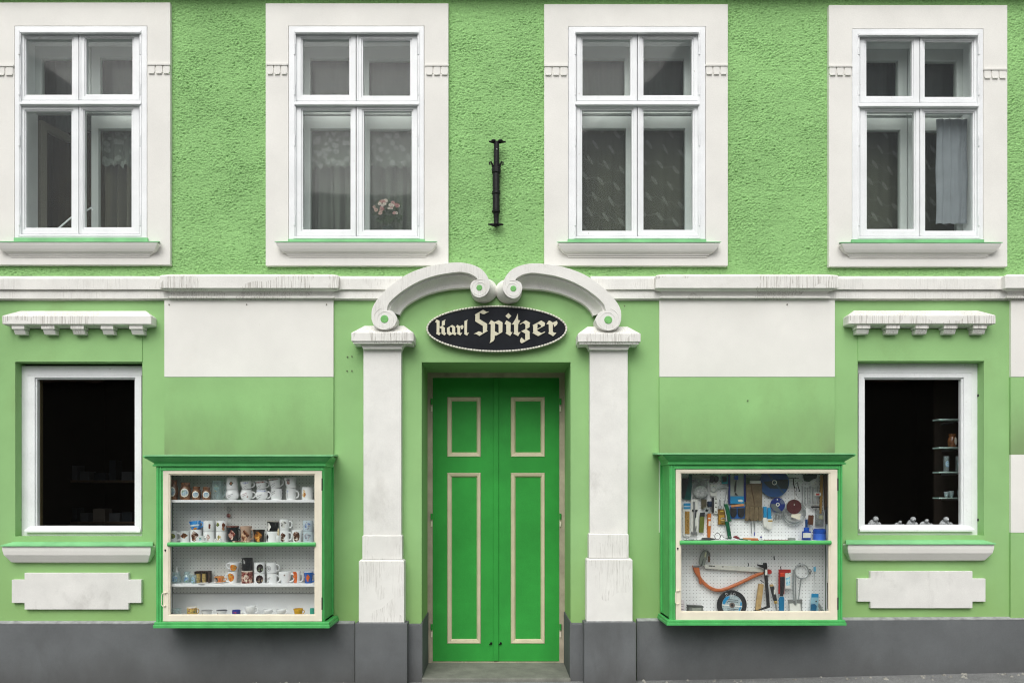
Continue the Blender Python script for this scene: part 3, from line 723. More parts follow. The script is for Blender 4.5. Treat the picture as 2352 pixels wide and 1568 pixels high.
# --- door
def door():
    y = .50
    fr = (981.5, 1295.5, 854, 1530); lf = (993.5, 1285, 866, 1517.5)
    o, i = rect(fr, y-.03), rect(lf, y-.03)
    MB().ring((o[0]-.05, o[1]+.05, -.3, o[3]), (i[0], i[1], -.2, i[3]), y-.03, y+.08).build('door_frame', M_jamb, HOUSE, bevel=.003)
    # plaster head behind the opening
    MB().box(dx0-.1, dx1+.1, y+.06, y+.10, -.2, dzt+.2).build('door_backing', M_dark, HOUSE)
    xm = 1134.0
    for side, (a, b) in enumerate(((lf[0]+.6, 1140.0), (1140.6, lf[1]-.6))):
        pa = (1027, 1104.5) if side == 0 else (1173, 1251.5)
        hol = [(pa[0], pa[1], 911.4, 1049), (pa[0], pa[1], 1085, 1477)]
        r = rect((a, b, lf[2]+.6, lf[3]), y)
        L = holed(r[0], r[1], r[2], r[3], y, [rect(h, y) for h in hol], .03)
        L.add([(r[0],y,r[2]),(r[0],y+.05,r[2]),(r[0],y+.05,r[3]),(r[0],y,r[3])], [(0,1,2,3)]); L.add([(r[1],y,r[2]),(r[1],y+.05,r[2]),(r[1],y+.05,r[3]),(r[1],y,r[3])], [(0,1,2,3)])
        Lf = L.build('door_leaf', M_door, HOUSE, label='%s leaf of the bright green double door' % ('left', 'right')[side])
        for h in hol:
            inn = (h[0]+11.5, h[1]-10, h[2]+10.5, h[3]-11)
            fm = MB(); yo, yi = y+.004, y+.012
            Ro, Ri = rect(grow(h, .2), y+.004), rect(inn, y+.012)
            P = [(Ro[0],Ro[2]),(Ro[1],Ro[2]),(Ro[1],Ro[3]),(Ro[0],Ro[3])]; Q = [(Ri[0],Ri[2]),(Ri[1],Ri[2]),(Ri[1],Ri[3]),(Ri[0],Ri[3])]
            fm.add([(px, y+.006, pz) for px, pz in P] + [(px*.86+qx*.14, y-.005, pz*.86+qz*.14) for (px, pz), (qx, qz) in zip(P, Q)] + [(px*.25+qx*.75, y+.001, pz*.25+qz*.75) for (px, pz), (qx, qz) in zip(P, Q)] + [(qx, y+.016, qz) for qx, qz in Q],
                   [(4*l+k, 4*l+(k+1) % 4, 4*l+4+(k+1) % 4, 4*l+4+k) for l in range(3) for k in range(4)])
            fm.build('panel_moulding', M_beige, Lf)
            MB().box(Ri[0]-.01, Ri[1]+.01, y+.014, y+.022, Ri[2]-.01, Ri[3]+.01).build('panel', M_door, Lf)
        if side == 0:
            MB().vbox(1133.5, 1144.8, lf[2]+2, lf[3]-.5, y-.012, y+.01).build('cover_strip', M_door, Lf, bevel=.002)
        hx = wx(lf[0]-2 if side == 0 else lf[1]+2, y-.03)
        for v in (930, 1192, 1444):
            hg = MB().lathe((hx, y-.036, wz(v, y)), [(.009, 0), (.009, .05)], 8).build('hinge', M_door, Lf)
            MB().lathe((hx, y-.036, wz(v+16, y)), [(.008, 0), (.008, .045)], 8).build('hinge_pin', M_cream, hg)
        bx = wx(1128 if side == 0 else 1150, y-.01)
        MB().lathe((bx, y+.002, wz(1476, y)), [(.010, 0), (.010, -.012), (.006, -.016)], 10, 'y').tube([(bx, y-.012, wz(1476, y)), (bx-.016, y-.012, wz(1479, y))], .004, 6).build('bolt', M_iron, Lf)
    s = MB(); x0, x1 = dx0+.008, dx1-.008
    zt = .004
    s.box(x0-.006, x1+.006, -.040, y+.05, -.3, zt)
    s.build('doorstep', M_step, HOUSE, bevel=.008, label='worn grey concrete doorstep')
    MB().box(wx(lf[0], y), wx(lf[1], y), y-.02, y+.06, zt, max(zt+.004, wz(1517.8, y)-.006)).build('threshold', M_jamb, HOUSE)
door()

# ------------------------------------------------------------------ oval shop sign with blackletter name
def sign():
    cx, cy, a, b = 1141.0, 755.0, 162.5, 54.2
    y = -.045
    root = thing('shop_sign', 'black oval sign with cream blackletter name above the green door', 'sign', (wx(cx, y), -.02, wz(cy+b, y)))
    def oval(k, yy, n=96, da=0): return [(wx(cx + (a+da)*k*math.cos(2*math.pi*i/n), yy), wz(cy + (b+da)*k*math.sin(2*math.pi*i/n), yy)) for i in range(n)]
    MB().prism(oval(1, -.03, da=-1), -.034, -.001).build('backing', mat('pale sign edge', (.60, .57, .48), .7, mott=.15, mscale=14), root)
    MB().prism(oval(1, y, da=-5), y, -.03).build('board', M_signblack, root)
    # rope border, bead by bead in one string
    rp = MB(); n = 104; arc = oval(1, y-.002, 1040, da=-2.6)
    d = np.r_[0, np.cumsum([math.dist(arc[i], arc[(i+1) % 1040]) for i in range(1040)])]
    ss = np.linspace(0, d[-1], n+1)
    def pt(s):
        i = int(np.searchsorted(d, s % d[-1])); return arc[i % 1040]
    for i in range(n):
        L = d[-1]/n
        p, q = pt(ss[i]+L*.09), pt(ss[i]+L*.91); m = pt(ss[i]+L*.5)
        rp.tube([(p[0], y-.003, p[1]), (m[0], y-.004, m[1]), (q[0], y-.003, q[1])], [.0062, .0078, .0062], 6)
    tag(rp.build('rope_border', M_rope, root, smooth=True), kind='stuff')
    gr = MB().tube([(q[0], y+.002, q[1]) for q in oval(1, y, 96, da=-2.6)] + [(oval(1, y, 96, da=-2.6)[0][0], y+.002, oval(1, y, 96, da=-2.6)[0][1])], .0055, 6, cap=False)
    gr.build('border_cord', mat('dark green cord', (.04, .12, .05), .7), root)
    Z1 = crop(1080, 760, 160, 2281); Z2 = crop(1220, 760, 180, 2352)
    K = [(105,655),(135,640),(165,670),(165,1010),(145,1050),(255,1118),(310,1030),(262,1005),(262,835),(340,885),(340,1050),(445,1115),(515,1035),(460,1005),(460,835),(375,785),(460,735),(460,600),(485,545),(350,610),(350,775),(268,815),(270,600),(175,545),(150,560)]
    A = [[(530,850),(720,740),(828,805),(825,1000),(878,1030),(825,1118),(740,1065),(625,1120),(540,1055)], [(632,815),(632,980),(720,1030),(718,840),(650,805)]]
    r1 = [(855,825),(880,760),(905,738),(1000,790),(1075,742),(1115,765),(1125,810),(1095,880),(1040,900),(1035,850),(1005,810),(1000,1000),(1015,1030),(1080,1015),(1005,1118),(895,1055),(905,1030),(900,830)]
    l1 = [(1155,605),(1280,550),(1252,600),(1245,1000),(1265,1030),(1320,1005),(1250,1125),(1140,1060),(1155,1030)]
    s1 = [(1520,375),(1820,200),(1945,270),(2030,262),(1860,358),(1790,345),(1700,300),(1695,535),(1968,700),(1960,930),(1990,950),(1690,1135),(1570,1060),(1490,1060),(1670,965),(1710,975),(1815,1030),(1815,780),(1540,610),(1545,390)]
    p2 = [[(15,655),(45,610),(100,520),(220,585),(350,525),(475,595),(470,910),(260,1035),(222,1020),(215,1140),(180,1200),(50,1280),(85,1190),(90,660),(60,640)], [(228,620),(225,890),(350,950),(345,670)]]
    i2 = [(540,640),(600,530),(745,610),(735,895),(755,920),(800,910),(725,1040),(570,950),(600,910),(595,670)]
    dt = [(572,385),(665,292),(762,385),(670,480)]
    t2 = [(755,660),(800,640),(900,480),(975,295),(985,520),(1055,530),(985,660),(980,900),(1000,925),(1065,905),(985,1045),(830,960),(855,915),(850,665)]
    z2 = [(1035,655),(1235,525),(1380,610),(1360,640),(1360,750),(1245,820),(1360,890),(1360,1110),(1378,1130),(1105,1280),(1060,1250),(1045,1190),(1065,1130),(1105,1080),(1125,1120),(1220,1190),(1215,960),(1085,885),(1225,810),(1220,660),(1140,610),(1050,665)]
    e2 = [[(1455,690),(1740,535),(1865,610),(1855,700),(1610,835),(1615,870),(1740,945),(1855,895),(1868,915),(1640,1045),(1455,940),(1480,910),(1475,710)], [(1620,635),(1612,805),(1735,735),(1735,690)]]
    r2 = [(1910,655),(1940,600),(1990,535),(2020,540),(2115,600),(2245,545),(2275,610),(2255,670),(2165,745),(2155,690),(2120,640),(2115,895),(2150,925),(2235,935),(2130,1050),(1970,950),(1990,910),(1985,670),(1950,650)]
    yl = y-.006
    for f, shapes in ((Z1, (K, A, r1, l1, s1)), (Z2, (p2, i2, t2, z2, e2, r2))):
        for s in shapes:
            outs = s if isinstance(s[0], list) else [s]
            m = MB().slab_curve([[f(x, z, yl) for x, z in o] for o in outs], yl, y+.001)
            if s is i2: m.slab_curve([[f(x, z, yl) for x, z in dt]], yl, y+.001)
            m.build('letter', M_letter, root, fix=False)
sign()

# ------------------------------------------------------------------ wrought-iron flag holder
def iron():
    Q = crop(1190, 330, 100, 627)
    def pt(x, z, y): a, b = Q(x, z, y); return (a, y, b)
    root = thing('flag_holder', 'black wrought-iron flag holder on the roughcast between the middle windows', 'flag holder', pt(316, 1480, -.03))
    p = MB(); k = .14654/S
    def seg(pr):
        for (x, z, r) in pr: yield pt(x, z, -.055), r*k
    L = list(seg([(318,1450,40),(318,1430,38),(318,1300,42),(316,1272,50),(316,1262,66),(316,1240,68),(316,1228,56),(316,990,55),(316,975,66),(316,930,66),(316,920,55),(316,660,56),(318,645,70),(318,575,72),(320,552,44),(322,190,42),(322,160,44)]))
    p.tube([a for a, _ in L], [b for _, b in L], 10); p.build('pole', M_iron, root, smooth=True)
    m = MB().tube([pt(205,150,-.05), pt(250,158,-.055), pt(322,165,-.055), pt(400,160,-.055), pt(465,155,-.05)], [12*k, 18*k, 26*k, 18*k, 12*k], 8)
    m.build('cross_bar', M_iron, root, smooth=True)
    for x in (276, 384): MB().ball(pt(x, 148, -.06), 40*k, 12, (1, 1, .8)).build('knob', M_iron, root, smooth=True)
    for s in (-1, 1):
        c = 318 + s*78
        MB().tube([pt(318+s*50, 560, -.05), pt(318+s*62, 510, -.055), pt(c+s*6, 470, -.06), pt(c+s*30, 480, -.06), pt(c+s*26, 510, -.06), pt(c+s*6, 505, -.06)], [16*k,16*k,14*k,13*k,12*k,8*k], 8).build('hook', M_iron, root, smooth=True)
    MB().prism([Q(x, z, -.07) for x, z in ((305,400),(330,400),(330,470),(305,470))], -.078, -.05).build('catch', M_iron, root)
    MB().ball(pt(328, 275, -.075), 12*k, 8).build('rivet', M_steel, root)
    MB().tube([pt(195,1448,-.03), pt(250,1452,-.045), pt(310,1462,-.05), pt(370,1452,-.045), pt(425,1450,-.03)], [12*k,20*k,34*k,20*k,12*k], 8).build('foot', M_iron, root, smooth=True)
    MB().box(pt(290,0,-.02)[0], pt(345,0,-.02)[0], -.05, .005, Q(0,1460,-.02)[1], Q(0,1400,-.02)[1]).box(pt(290,0,-.02)[0], pt(345,0,-.02)[0], -.05, .005, Q(0,330,-.02)[1], Q(0,270,-.02)[1]).build('wall_bracket', M_iron, root)
iron()

# ------------------------------------------------------------------ display cabinets
YF = -.292
def cabinet(lab, body, roof, cor, frame, glaz, ledge, shelves, bar, hinge_side, peg, seam=None):
    """body: x0,x1,top,bottom; survey numbers measured at the front plane"""
    bx0, bx1, bt, bb = wx(body[0], YF), wx(body[1], YF), wz(body[2], YF), wz(body[3], YF)
    root = thing('display_cabinet', lab, 'cabinet', ((bx0+bx1)/2, 0, bb))
    T = .018; yb = -.070
    fr, gz = rect(frame, YF), rect(glaz, YF)
    MB().box(bx0+.03, bx1-.03, -.084, yb, bb+.005, bt-.002).build('back_panel', peg, root)
    if seam: MB().box(bx0+.028, bx1-.028, -.0855, -.0842, bb+.019, wz(seam, -.085)-.004).build('lower_board', M_shelf, root)
    if seam: MB().box(bx0+.03, bx1-.03, -.0865, -.0835, wz(seam, -.085)-.003, wz(seam, -.085)).build('panel_seam', M_signblack, root)
    for s, (xa, xb) in enumerate(((bx0, bx0+T), (bx1-T, bx1))):
        MB().box(xa, xb, YF+.03, -.012, bb, bt).build('side_panel', M_cab, root)
        xs = xa+.001 if s == 0 else xb-.001; sg = -1 if s == 0 else 1
        MB().box(xs, xs+sg*.010, -.05, -.018, bb+.02, bt-.02).build('side_batten', M_cab, root)
        # inner white lining
        MB().box(xb+.001 if s == 0 else xa-.006, xb+.006 if s == 0 else xa-.001, YF+.035, -.084, bb+.004, bt-.004).build('lining', M_shelf, root)
    MB().box(bx0, bx1, YF+.03, -.012, bt-T, bt).build('top_board', M_cab, root)
    MB().box(bx0, bx1, YF+.03, -.012, bb, bb+T).build('floor_board', M_shelf, root)
    # face frame with beads
    f = MB().ring((bx0, bx1, bb, bt), (fr[0]-.002, fr[1]+.002, fr[2]-.002, fr[3]+.002), YF, YF+.034)
    for xa, xb in ((bx0, fr[0]), (fr[1], bx1)):
        w = xb-xa
        f.box(xa+w*.18, xa+w*.40, YF-.006, YF+.002, bb+.004, bt-.03); f.box(xa+w*.62, xa+w*.80, YF-.006, YF+.002, bb+.004, bt-.03)
    f.box(fr[0]-.01, fr[1]+.01, YF-.007, YF+.002, fr[3]+.004, fr[3]+.017)
    f.build('face_frame', M_cab, root, bevel=.002)
    # cornice and roof sheet
    yb2 = YF + .002
    c = MB(); pr = [(.062, cor[0]), (.066, cor[0]+4), (.060, cor[0]+6), (.046, cor[0]+9), (.028, cor[0]+14), (.012, cor[0]+18), (.010, cor[0]+21), (.018, cor[0]+21.5), (.018, cor[0]+25), (.004, cor[0]+25.5)]
    vs = []
    for p, v in pr:
        z = wz(v, YF-p); vs += [(bx0-p*.3, -.012, z), (bx0-p, YF-p, z), (bx1+p, YF-p, z), (bx1+p*.3, -.012, z)]
    fs = []
    for i in range(len(pr)-1):
        for k in range(3): fs.append((4*i+k, 4*i+4+k, 4*i+5+k, 4*i+1+k))
    n = 4*(len(pr)-1); fs += [(0,1,2,3), (n+3,n+2,n+1,n)]
    c.add(vs, fs).build('cornice', M_cab, root, bevel=.0015)
    x0, x1 = wx(roof[0], YF-.075), wx(roof[1], YF-.075); z = wz(roof[2]+2.5, YF-.075)
    rs = MB(); rs.add([(x0,YF-.075,z),(x1,YF-.075,z),(x1,YF-.075,z+.009),(x0,YF-.075,z+.009),(x0+.045,-.005,z+.02),(x1-.045,-.005,z+.02),(x1-.045,-.005,z+.034),(x0+.045,-.005,z+.034)],
                      [(0,1,2,3),(3,2,6,7),(0,4,5,1),(1,5,6,2),(0,3,7,4)])
    rs.build('roof_sheet', M_sheet, root)
    # ledge
    x0, x1 = wx(ledge[0], YF-.02), wx(ledge[1], YF-.02)
    l = MB(); za, zb = wz(ledge[3], YF-.02), wz(ledge[2], YF-.02); zm = za + (zb-za)*.55
    l.box(x0, x1, YF-.020, -.005, za, zm).box(x0+.005, x1-.005, YF-.014, -.006, zm, zb)
    l.build('ledge', M_cab, root, bevel=.003)
    # cream door with glass
    yd = YF - .004
    i3 = (gz[0]-.008, gz[1]+.008, gz[2]-.004, gz[3]+.008)
    dr = MB().ring(fr, i3, yd, YF+.028).ring((i3[0]-.001, i3[1]+.001, i3[2]-.001, i3[3]+.001), gz, yd+.006, YF+.02)
    if bar: pass
    Dr = dr.build('cabinet_door', M_cream, root, bevel=.0015)
    MB().box(gz[0]-.004, gz[1]+.004, YF+.010, YF+.014, gz[2]-.003, gz[3]+.004).build('pane', M_cabpane, Dr)
    kx = fr[0] + (i3[0]-fr[0])*.42; kz = wz(bar[0]+18, YF)
    MB().lathe((kx, yd-.001, kz), [(.0065, 0), (.0065, -.002)], 10, 'y').box(kx-.003, kx+.003, yd-.003, yd, kz-.012, kz-.003).build('keyhole', M_signblack, Dr)
    z0 = wz(body[3]-68, YF); x = fr[0] + .004
    h = MB()
    for zz in (z0, z0-.095+.0): h.lathe((x+.012, yd, zz), [(.006, 0), (.006, -.008)], 8, 'y')
    h.tube([(x+.03, yd-.006, z0+.006), (x-.004, yd-.010, z0), (x-.010, yd-.010, z0-.02), (x-.010, yd-.010, z0-.085), (x+.002, yd-.010, z0-.098), (x+.02, yd-.008, z0-.09)], .0032, 6)
    h.build('hook_latch', M_cream, Dr)
    for v in (1112, 1385):
        MB().box(fr[1]-.002, fr[1]+.006, yd-.004, yd+.01, wz(v+14, YF), wz(v-14, YF)).build('hinge', M_blackp, Dr)
    # green glazing bar, half round
    zb_, zt_ = wz(bar[1], YF), wz(bar[0], YF); rr = (zt_-zb_)/2
    MB().tube([(gz[0]-.014, yd+.002, (zb_+zt_)/2), (gz[1]+.012, yd+.002, (zb_+zt_)/2)], rr, 12).build('glazing_bar', M_cab, Dr, smooth=True)
    for (a, b) in shelves:
        ys = -.25
        MB().box(bx0+T+.006, bx1-T-.006, ys, -.084, wz(b, ys), wz(a, ys)).build('shelf', M_shelf, root, bevel=.002)
    return root
PEG1 = pegboard('pegboard grey', (.76, .77, .74)); PEG2 = pegboard('pegboard white', (.86, .87, .865))
CAB1 = cabinet('green display cabinet filled with mugs, left of the door', (358.6, 745, 1062, 1429), (331.5, 764, 1045), (1045, 1), (374.8, 739.6, 1081, 1426), (390.5, 722, 1090.5, 1410.5), (351, 757, 1428.5, 1442),
        [(1147.5, 1153.5), (1245.5, 1252), (1341, 1347)], (1244.5, 1254.5), 'r', PEG1, 1362)
CAB2 = cabinet('green display cabinet hung with hand tools, right of the door', (1538, 1935, 1058, 1424), (1510, 1963.5, 1041), (1041, 1), (1552, 1923, 1077.7, 1423), (1565, 1904, 1087, 1403), (1531.5, 1944.6, 1423.5, 1436),
        [(1241, 1247)], (1240.5, 1250.5), 'r', PEG2)

# ------------------------------------------------------------------ crockery in the left cabinet
KU = .14454
def av(x): return 385.9 + x*KU
def aw(y): return 1084.2 + y*KU
def bw(y): return 1249.5 + y*KU
PROF = {
 'straight': [(.88,0),(.97,.02),(1,.06),(1,.97),(.985,1)],
 'taper':    [(.70,0),(.74,.02),(.80,.30),(.90,.65),(1,.97),(.985,1)],
 'flare':    [(.80,0),(.82,.03),(.84,.5),(.90,.8),(1,.98),(.985,1)],
 'round':    [(.60,0),(.62,.04),(.60,.07),(.84,.20),(1,.45),(.97,.66),(.84,.82),(.82,.95),(.86,1)],
 'bowl':     [(.45,0),(.46,.06),(.62,.12),(.86,.42),(.97,.75),(1,.98),(.985,1)],
 'foot':     [(.92,0),(.92,.07),(.84,.10),(.90,.16),(.90,.92),(.97,.97),(1,1)],
 'jar':      [(.80,0),(.86,.03),(.82,.08),(1,.22),(1,.55),(.84,.72),(.70,.78),(.74,.82),(.78,.86),(.78,.96),(.80,1)],
}
def vessel(name, label, cat, cx, base, w, h, kind='straight', m=None, handle=None, pics=(), tilt=0, y=-.115, group=None, rim=None, saucer=None, hs=1.0):
    """cx, base: survey position of the foot; w, h: survey size of the body"""
    if y < 0: y -= .05
    k = (D + y) / D / S
    x, z, r, H = wx(cx, y), wz(base, y), w*k/2, h*k
    m = m or M_ceramic
    root = thing(name, label, cat, (x, y, z), group)
    pr = PROF[kind]; th = min(.0035, r*.15)
    prof = [(a*r, b*H) for a, b in pr] + [(max(a*r-th, .001), max(b*H-.001, .006)) for a, b in pr[::-1] if b > .08] + [(.001, .007)]
    ri = lambda t: np.interp(t, [b for _, b in pr], [a for a, _ in pr]) * r
    MB().lathe((x, y, z), prof, 24).build('body', m, root, smooth=True, sharp=50)
    if handle:
        s = 1 if handle == 'R' else -1; hw = .024*hs
        a = MB(); pts = []
        for i in range(11):
            t = math.pi * (i/10 - .5); zz = .50 + .30*math.sin(-t)
            rr = ri(zz)*.97; pts.append((x + s*(rr + hw*math.cos(t)**.7 if math.cos(t) > 0 else rr), y-.004, z + zz*H))
        a.tube(pts, [.0046*hs]*11, 8).build('handle', m, root, smooth=True)
    if rim: MB().lathe((x, y, z), [(ri(.93)+.0004, .93*H), (ri(.99)+.0006, .99*H)], 24).build('rim_band', rim, root, smooth=True)
    for pc in pics:
        shape, u, v, du, dv, pm = pc
        g = MB(); a0 = math.asin(max(-.95, min(.95, u))); aw_ = math.asin(min(.98, du)); N, Mv = 12, 10
        ids = {}
        def pid(i, j):
            if (i, j) in ids: return ids[i, j]
            tt = i/N*2-1; ss = j/Mv*2-1
            if shape == 'oval':   # round outline
                q = math.sqrt(max(0, 1-ss*ss)); tt *= q
            elif shape == 'blob':
                q = math.sqrt(max(0, 1-ss*ss)) * (.78 + .22*math.sin(5*ss+u*9)); tt = tt*q + .12*math.sin(4*ss)
            an = a0 + aw_*tt; zz = min(.985, max(.01, v + dv*ss)); rr = ri(zz) + .0009
            if shape == 'scrawl': zz = min(.98, v + dv*ss + .10*tt)
            g.v.append((x + rr*math.sin(an), y - rr*math.cos(an), z + zz*H)); ids[i, j] = len(g.v)-1; return ids[i, j]
        for i in range(N):
            for j in range(Mv): g.f.append((pid(i, j), pid(i+1, j), pid(i+1, j+1), pid(i, j+1)))
        g.build('picture', pm, root, smooth=True, fix=False)
    if saucer:
        MB().lathe((x, y, z-.001), [(saucer*.5, -.007), (saucer*.55, -.006), (saucer, .004), (saucer, .006), (saucer*.5, -.002)], 24).build('saucer', M_ceramic, root, smooth=True)
        root.location.z += 0
    if tilt: root.rotation_euler.y = R(tilt)
    return root
G1, G2, G3, G4 = 'crockery on the top shelf', 'crockery on the second shelf', 'crockery on the third shelf', 'crockery on the cabinet floor'
M_copper = mat('brown lustre glaze', (.20, .085, .035), .22, mott=.55, mscale=45, spec=.6, coat=.4)
P_lake = pic(['#3a6ea0', '#a9c6d6', '#4f7a52'], 60); P_brown = pic(['#2a1a12', '#7a4a2a', '#c9a27c'], 50); P_horse = pic(['#2b1d17', '#6b3d22', '#ddd5c8'], 55)
P_red = pic(['#7c1620', '#c8b8b0', '#3d4a5a'], 60); P_blue = pic(['#3b4f9e', '#dfe3ea', '#3b4f9e'], 80); P_green = pic(['#2c3a1a', '#6d7a35', '#a8a06a'], 60)
P_fox = pic(['#1d2a2a', '#8c3122', '#e9d5c8'], 34); P_dog = pic(['#1c1210', '#7a3f22', '#d8b592'], 34); P_cat = pic(['#2a1608', '#b06a1e', '#e0b05a'], 40); P_bw = pic(['#101214', '#15181a', '#e8e8e4'], 26)
P_flow = pic(['#c23a1c', '#e0a020', '#2a3a5c'], 60); P_dark = pic(['#120c0e', '#3a1c20', '#8a7c60'], 50); P_orange = pic(['#a8330f', '#d06a2a', '#b8461a'], 30); P_sky = pic(['#1766b8', '#3d9ae0', '#cfe4ee'], 14)
P_ink = flat('#33363c', .4); P_inkr = flat('#8c2a30', .4); P_redbr = pic(['#4a1712', '#7c2f24', '#e0c8b0'], 48); P_multi = pic(['#6a2a4a', '#e0c060', '#2a5a4a'], 60); P_navy = flat('#2b3385', .3)
P_yel = flat('#c79a1c', .25); P_tur = flat('#3aa48c', .3); P_bluem = flat('#1c5aa8', .25); P_whiteband = flat('#d8e6ea', .4)
oval_lake = lambda u=.0: [('oval', u, .47, .62, .25, M_rope), ('oval', u, .47, .50, .20, P_lake)]
def jar(cx, w, top, label, u):
    vessel('jar', label, 'jar', av(cx), aw(443), w*KU, (443-top)*KU, 'jar', M_copper, pics=[('oval', u, .42, .66, .25, M_rope), ('oval', u+.02, .42, .52, .20, P_lake)], group=G1, y=-.13)
jar(95, 126, 120, 'tall brown lustre jug with a lake picture, leftmost on the top shelf', 0)
jar(280, 176, 160, 'widest brown lustre jug with an oval lake picture, second on the top shelf', .18)
jar(452, 142, 225, 'third brown lustre jug with a lake picture on the top shelf', .15)
jar(612, 142, 232, 'shortest brown lustre jug, beside the glass stein on the top shelf', .25)
vessel('stein', 'tall clear glass stein on the top shelf', 'stein', av(785), aw(443), 165*KU, 308*KU, 'straight', M_glassware, 'R', [('blob', .1, .62, .5, .18, pic(['#5a7a80', '#8fb0b0', '#a08a50'], 60))], group=G1, y=-.10)
scr = lambda u, v, m=P_ink: [('scrawl', u, v, .42, .016, m), ('scrawl', u+.05, v-.15, .36, .014, m)]
vessel('sugar_bowl', 'round white pot with black script, under the plain tall mug', 'pot', av(1025), aw(445), 210*KU, 170*KU, 'round', pics=scr(-.05, .5), group=G1)
vessel('mug', 'tall white mug with a small dark picture, on the round white pot', 'mug', av(1022), aw(274), 182*KU, 198*KU, 'straight', pics=[('blob', .15, .48, .35, .17, pic(['#2a2c30', '#5a7a6a', '#c0603a'], 70))], group=G1)
vessel('mug', 'round-bellied white mug with red script and a rose', 'mug', av(1250), aw(445), 195*KU, 172*KU, 'round', None, 'R', scr(-.1, .6, P_inkr) + [('blob', .45, .33, .16, .09, P_red)], group=G1)
vessel('mug', 'white mug with blue rim tilted on the rose mug', 'mug', av(1255), aw(272), 190*KU, 128*KU, 'taper', None, 'R', [('oval', .15, .78, .5, .13, P_blue)] + scr(.1, .4), tilt=-6, group=G1)
vessel('mug', 'round-bellied white mug with a blue flower band', 'mug', av(1492), aw(445), 196*KU, 172*KU, 'round', None, 'R', [('oval', 0, .86, .9, .09, P_blue)] + scr(-.1, .45), group=G1)
vessel('mug', 'white mug with a dark red flower rim, on the blue-banded mug', 'mug', av(1490), aw(272), 185*KU, 138*KU, 'taper', None, 'R', [('oval', 0, .82, .85, .11, P_red)] + scr(-.15, .4), tilt=-5, group=G1)
vessel('mug', 'straight white mug with faint script under a tilted mug', 'mug', av(1722), aw(442), 190*KU, 182*KU, 'foot', pics=scr(-.35, .7), group=G1)
vessel('mug', 'tilted white mug with reddish rim and right handle', 'mug', av(1715), aw(262), 195*KU, 172*KU, 'taper', None, 'R', [('oval', -.1, .84, .85, .08, P_red)] + scr(-.1, .45), tilt=-8, group=G1)
vessel('mug', 'white mug with a blue thistle, right handle, top shelf', 'mug', av(1955), aw(442), 165*KU, 184*KU, 'foot', None, 'R', [('blob', -.5, .76, .28, .12, P_blue), ('oval', -.5, .42, .03, .28, P_ink)], group=G1)
vessel('mug', 'tilted white mug with dark red roses on the thistle mug', 'mug', av(1965), aw(258), 195*KU, 180*KU, 'taper', None, None, [('blob', -.15, .62, .42, .24, P_red)], tilt=-9, group=G1)
vessel('mug', 'white mug with a brown bird picture, rightmost on the top shelf', 'mug', av(2213), aw(442), 172*KU, 206*KU, 'straight', pics=[('blob', -.35, .50, .40, .30, pic(['#a0522a', '#d8b060', '#e6e2d8'], 60))], group=G1)
# second shelf
B2 = aw(1112)
vessel('mug', 'white footed cup with a green landscape, leftmost on the second shelf', 'mug', av(92), B2, 120*KU, 182*KU, 'foot', None, 'R', [('oval', -.1, .56, .8, .24, P_green)], group=G2, hs=1.4)
vessel('mug', 'white footed cup with a dark brown animal, beside the first handle', 'mug', av(268), B2, 158*KU, 182*KU, 'foot', pics=[('blob', .2, .60, .75, .24, P_brown)], group=G2)
vessel('mug', 'white mug with a brown horse under the blue landscape mug', 'mug', av(447), B2, 172*KU, 202*KU, 'straight', pics=[('blob', .05, .50, .66, .42, P_horse)], group=G2, y=-.10)
vessel('mug', 'tilted blue landscape mug, on the horse mug', 'mug', av(447), aw(908), 180*KU, 138*KU, 'taper', P_sky, 'R', [('blob', .2, .12, .5, .14, P_flow), ('oval', 0, .5, .95, .1, P_whiteband)], tilt=-7, group=G2, y=-.10)
vessel('cup', 'small white cup standing in front of the horse mug', 'cup', av(535), B2, 92*KU, 104*KU, 'foot', None, 'R', [('oval', -.2, .55, .5, .22, P_lake)], y=-.165, group=G2, hs=.8)
vessel('mug', 'lower white mug with faint red animal, stack of two', 'mug', av(650), B2, 168*KU, 172*KU, 'straight', pics=[('blob', .2, .48, .40, .30, pic(['#6a2a22', '#d8d0c8', '#a86a5a'], 60))], group=G2, y=-.10)
vessel('mug', 'upper white mug with a small maroon dog, stack of two', 'mug', av(650), aw(939), 168*KU, 170*KU, 'straight', pics=[('blob', .45, .5, .26, .24, P_redbr)], group=G2, y=-.10)
vessel('mug', 'lower white mug with grasses, behind the salt shakers', 'mug', av(852), B2, 172*KU, 172*KU, 'straight', pics=[('blob', -.1, .42, .4, .28, pic(['#6a7a4a', '#c8a060', '#dcdcd4'], 60))], group=G2, y=-.10)
vessel('mug', 'upper white mug with a black and tan dog, above the salt shakers', 'mug', av(855), aw(939), 176*KU, 170*KU, 'straight', pics=[('blob', .6, .46, .34, .38, P_dog), ('blob', -.4, .66, .4, .2, P_green)], group=G2, y=-.10)
for cx, lb in ((755, 'left one of two tiny white shakers on the second shelf'), (826, 'right one of two tiny white shakers on the second shelf')):
    vessel('shaker', lb, 'shaker', av(cx), B2, 46*KU, 62*KU, 'jar', pics=[('blob', .1, .5, .3, .12, P_brown)], y=-.17, group=G2)
vessel('mug', 'tall dark mug with a red fox face', 'mug', av(1028), B2, 200*KU, 264*KU, 'flare', flat('#1d2428', .25), 'R', [('blob', .15, .46, .62, .30, P_fox)], group=G2, rim=P_redbr)
vessel('mug', 'tan mug with a brown and white puppy', 'mug', av(1238), B2, 186*KU, 258*KU, 'flare', flat('#b79a86', .25), 'R', [('blob', .1, .40, .78, .38, P_dog)], group=G2)
vessel('mug', 'dark mug with an orange long-haired cat', 'mug', av(1445), B2, 186*KU, 202*KU, 'flare', flat('#241a10', .25), None, [('blob', .1, .46, .72, .44, P_cat)], group=G2)
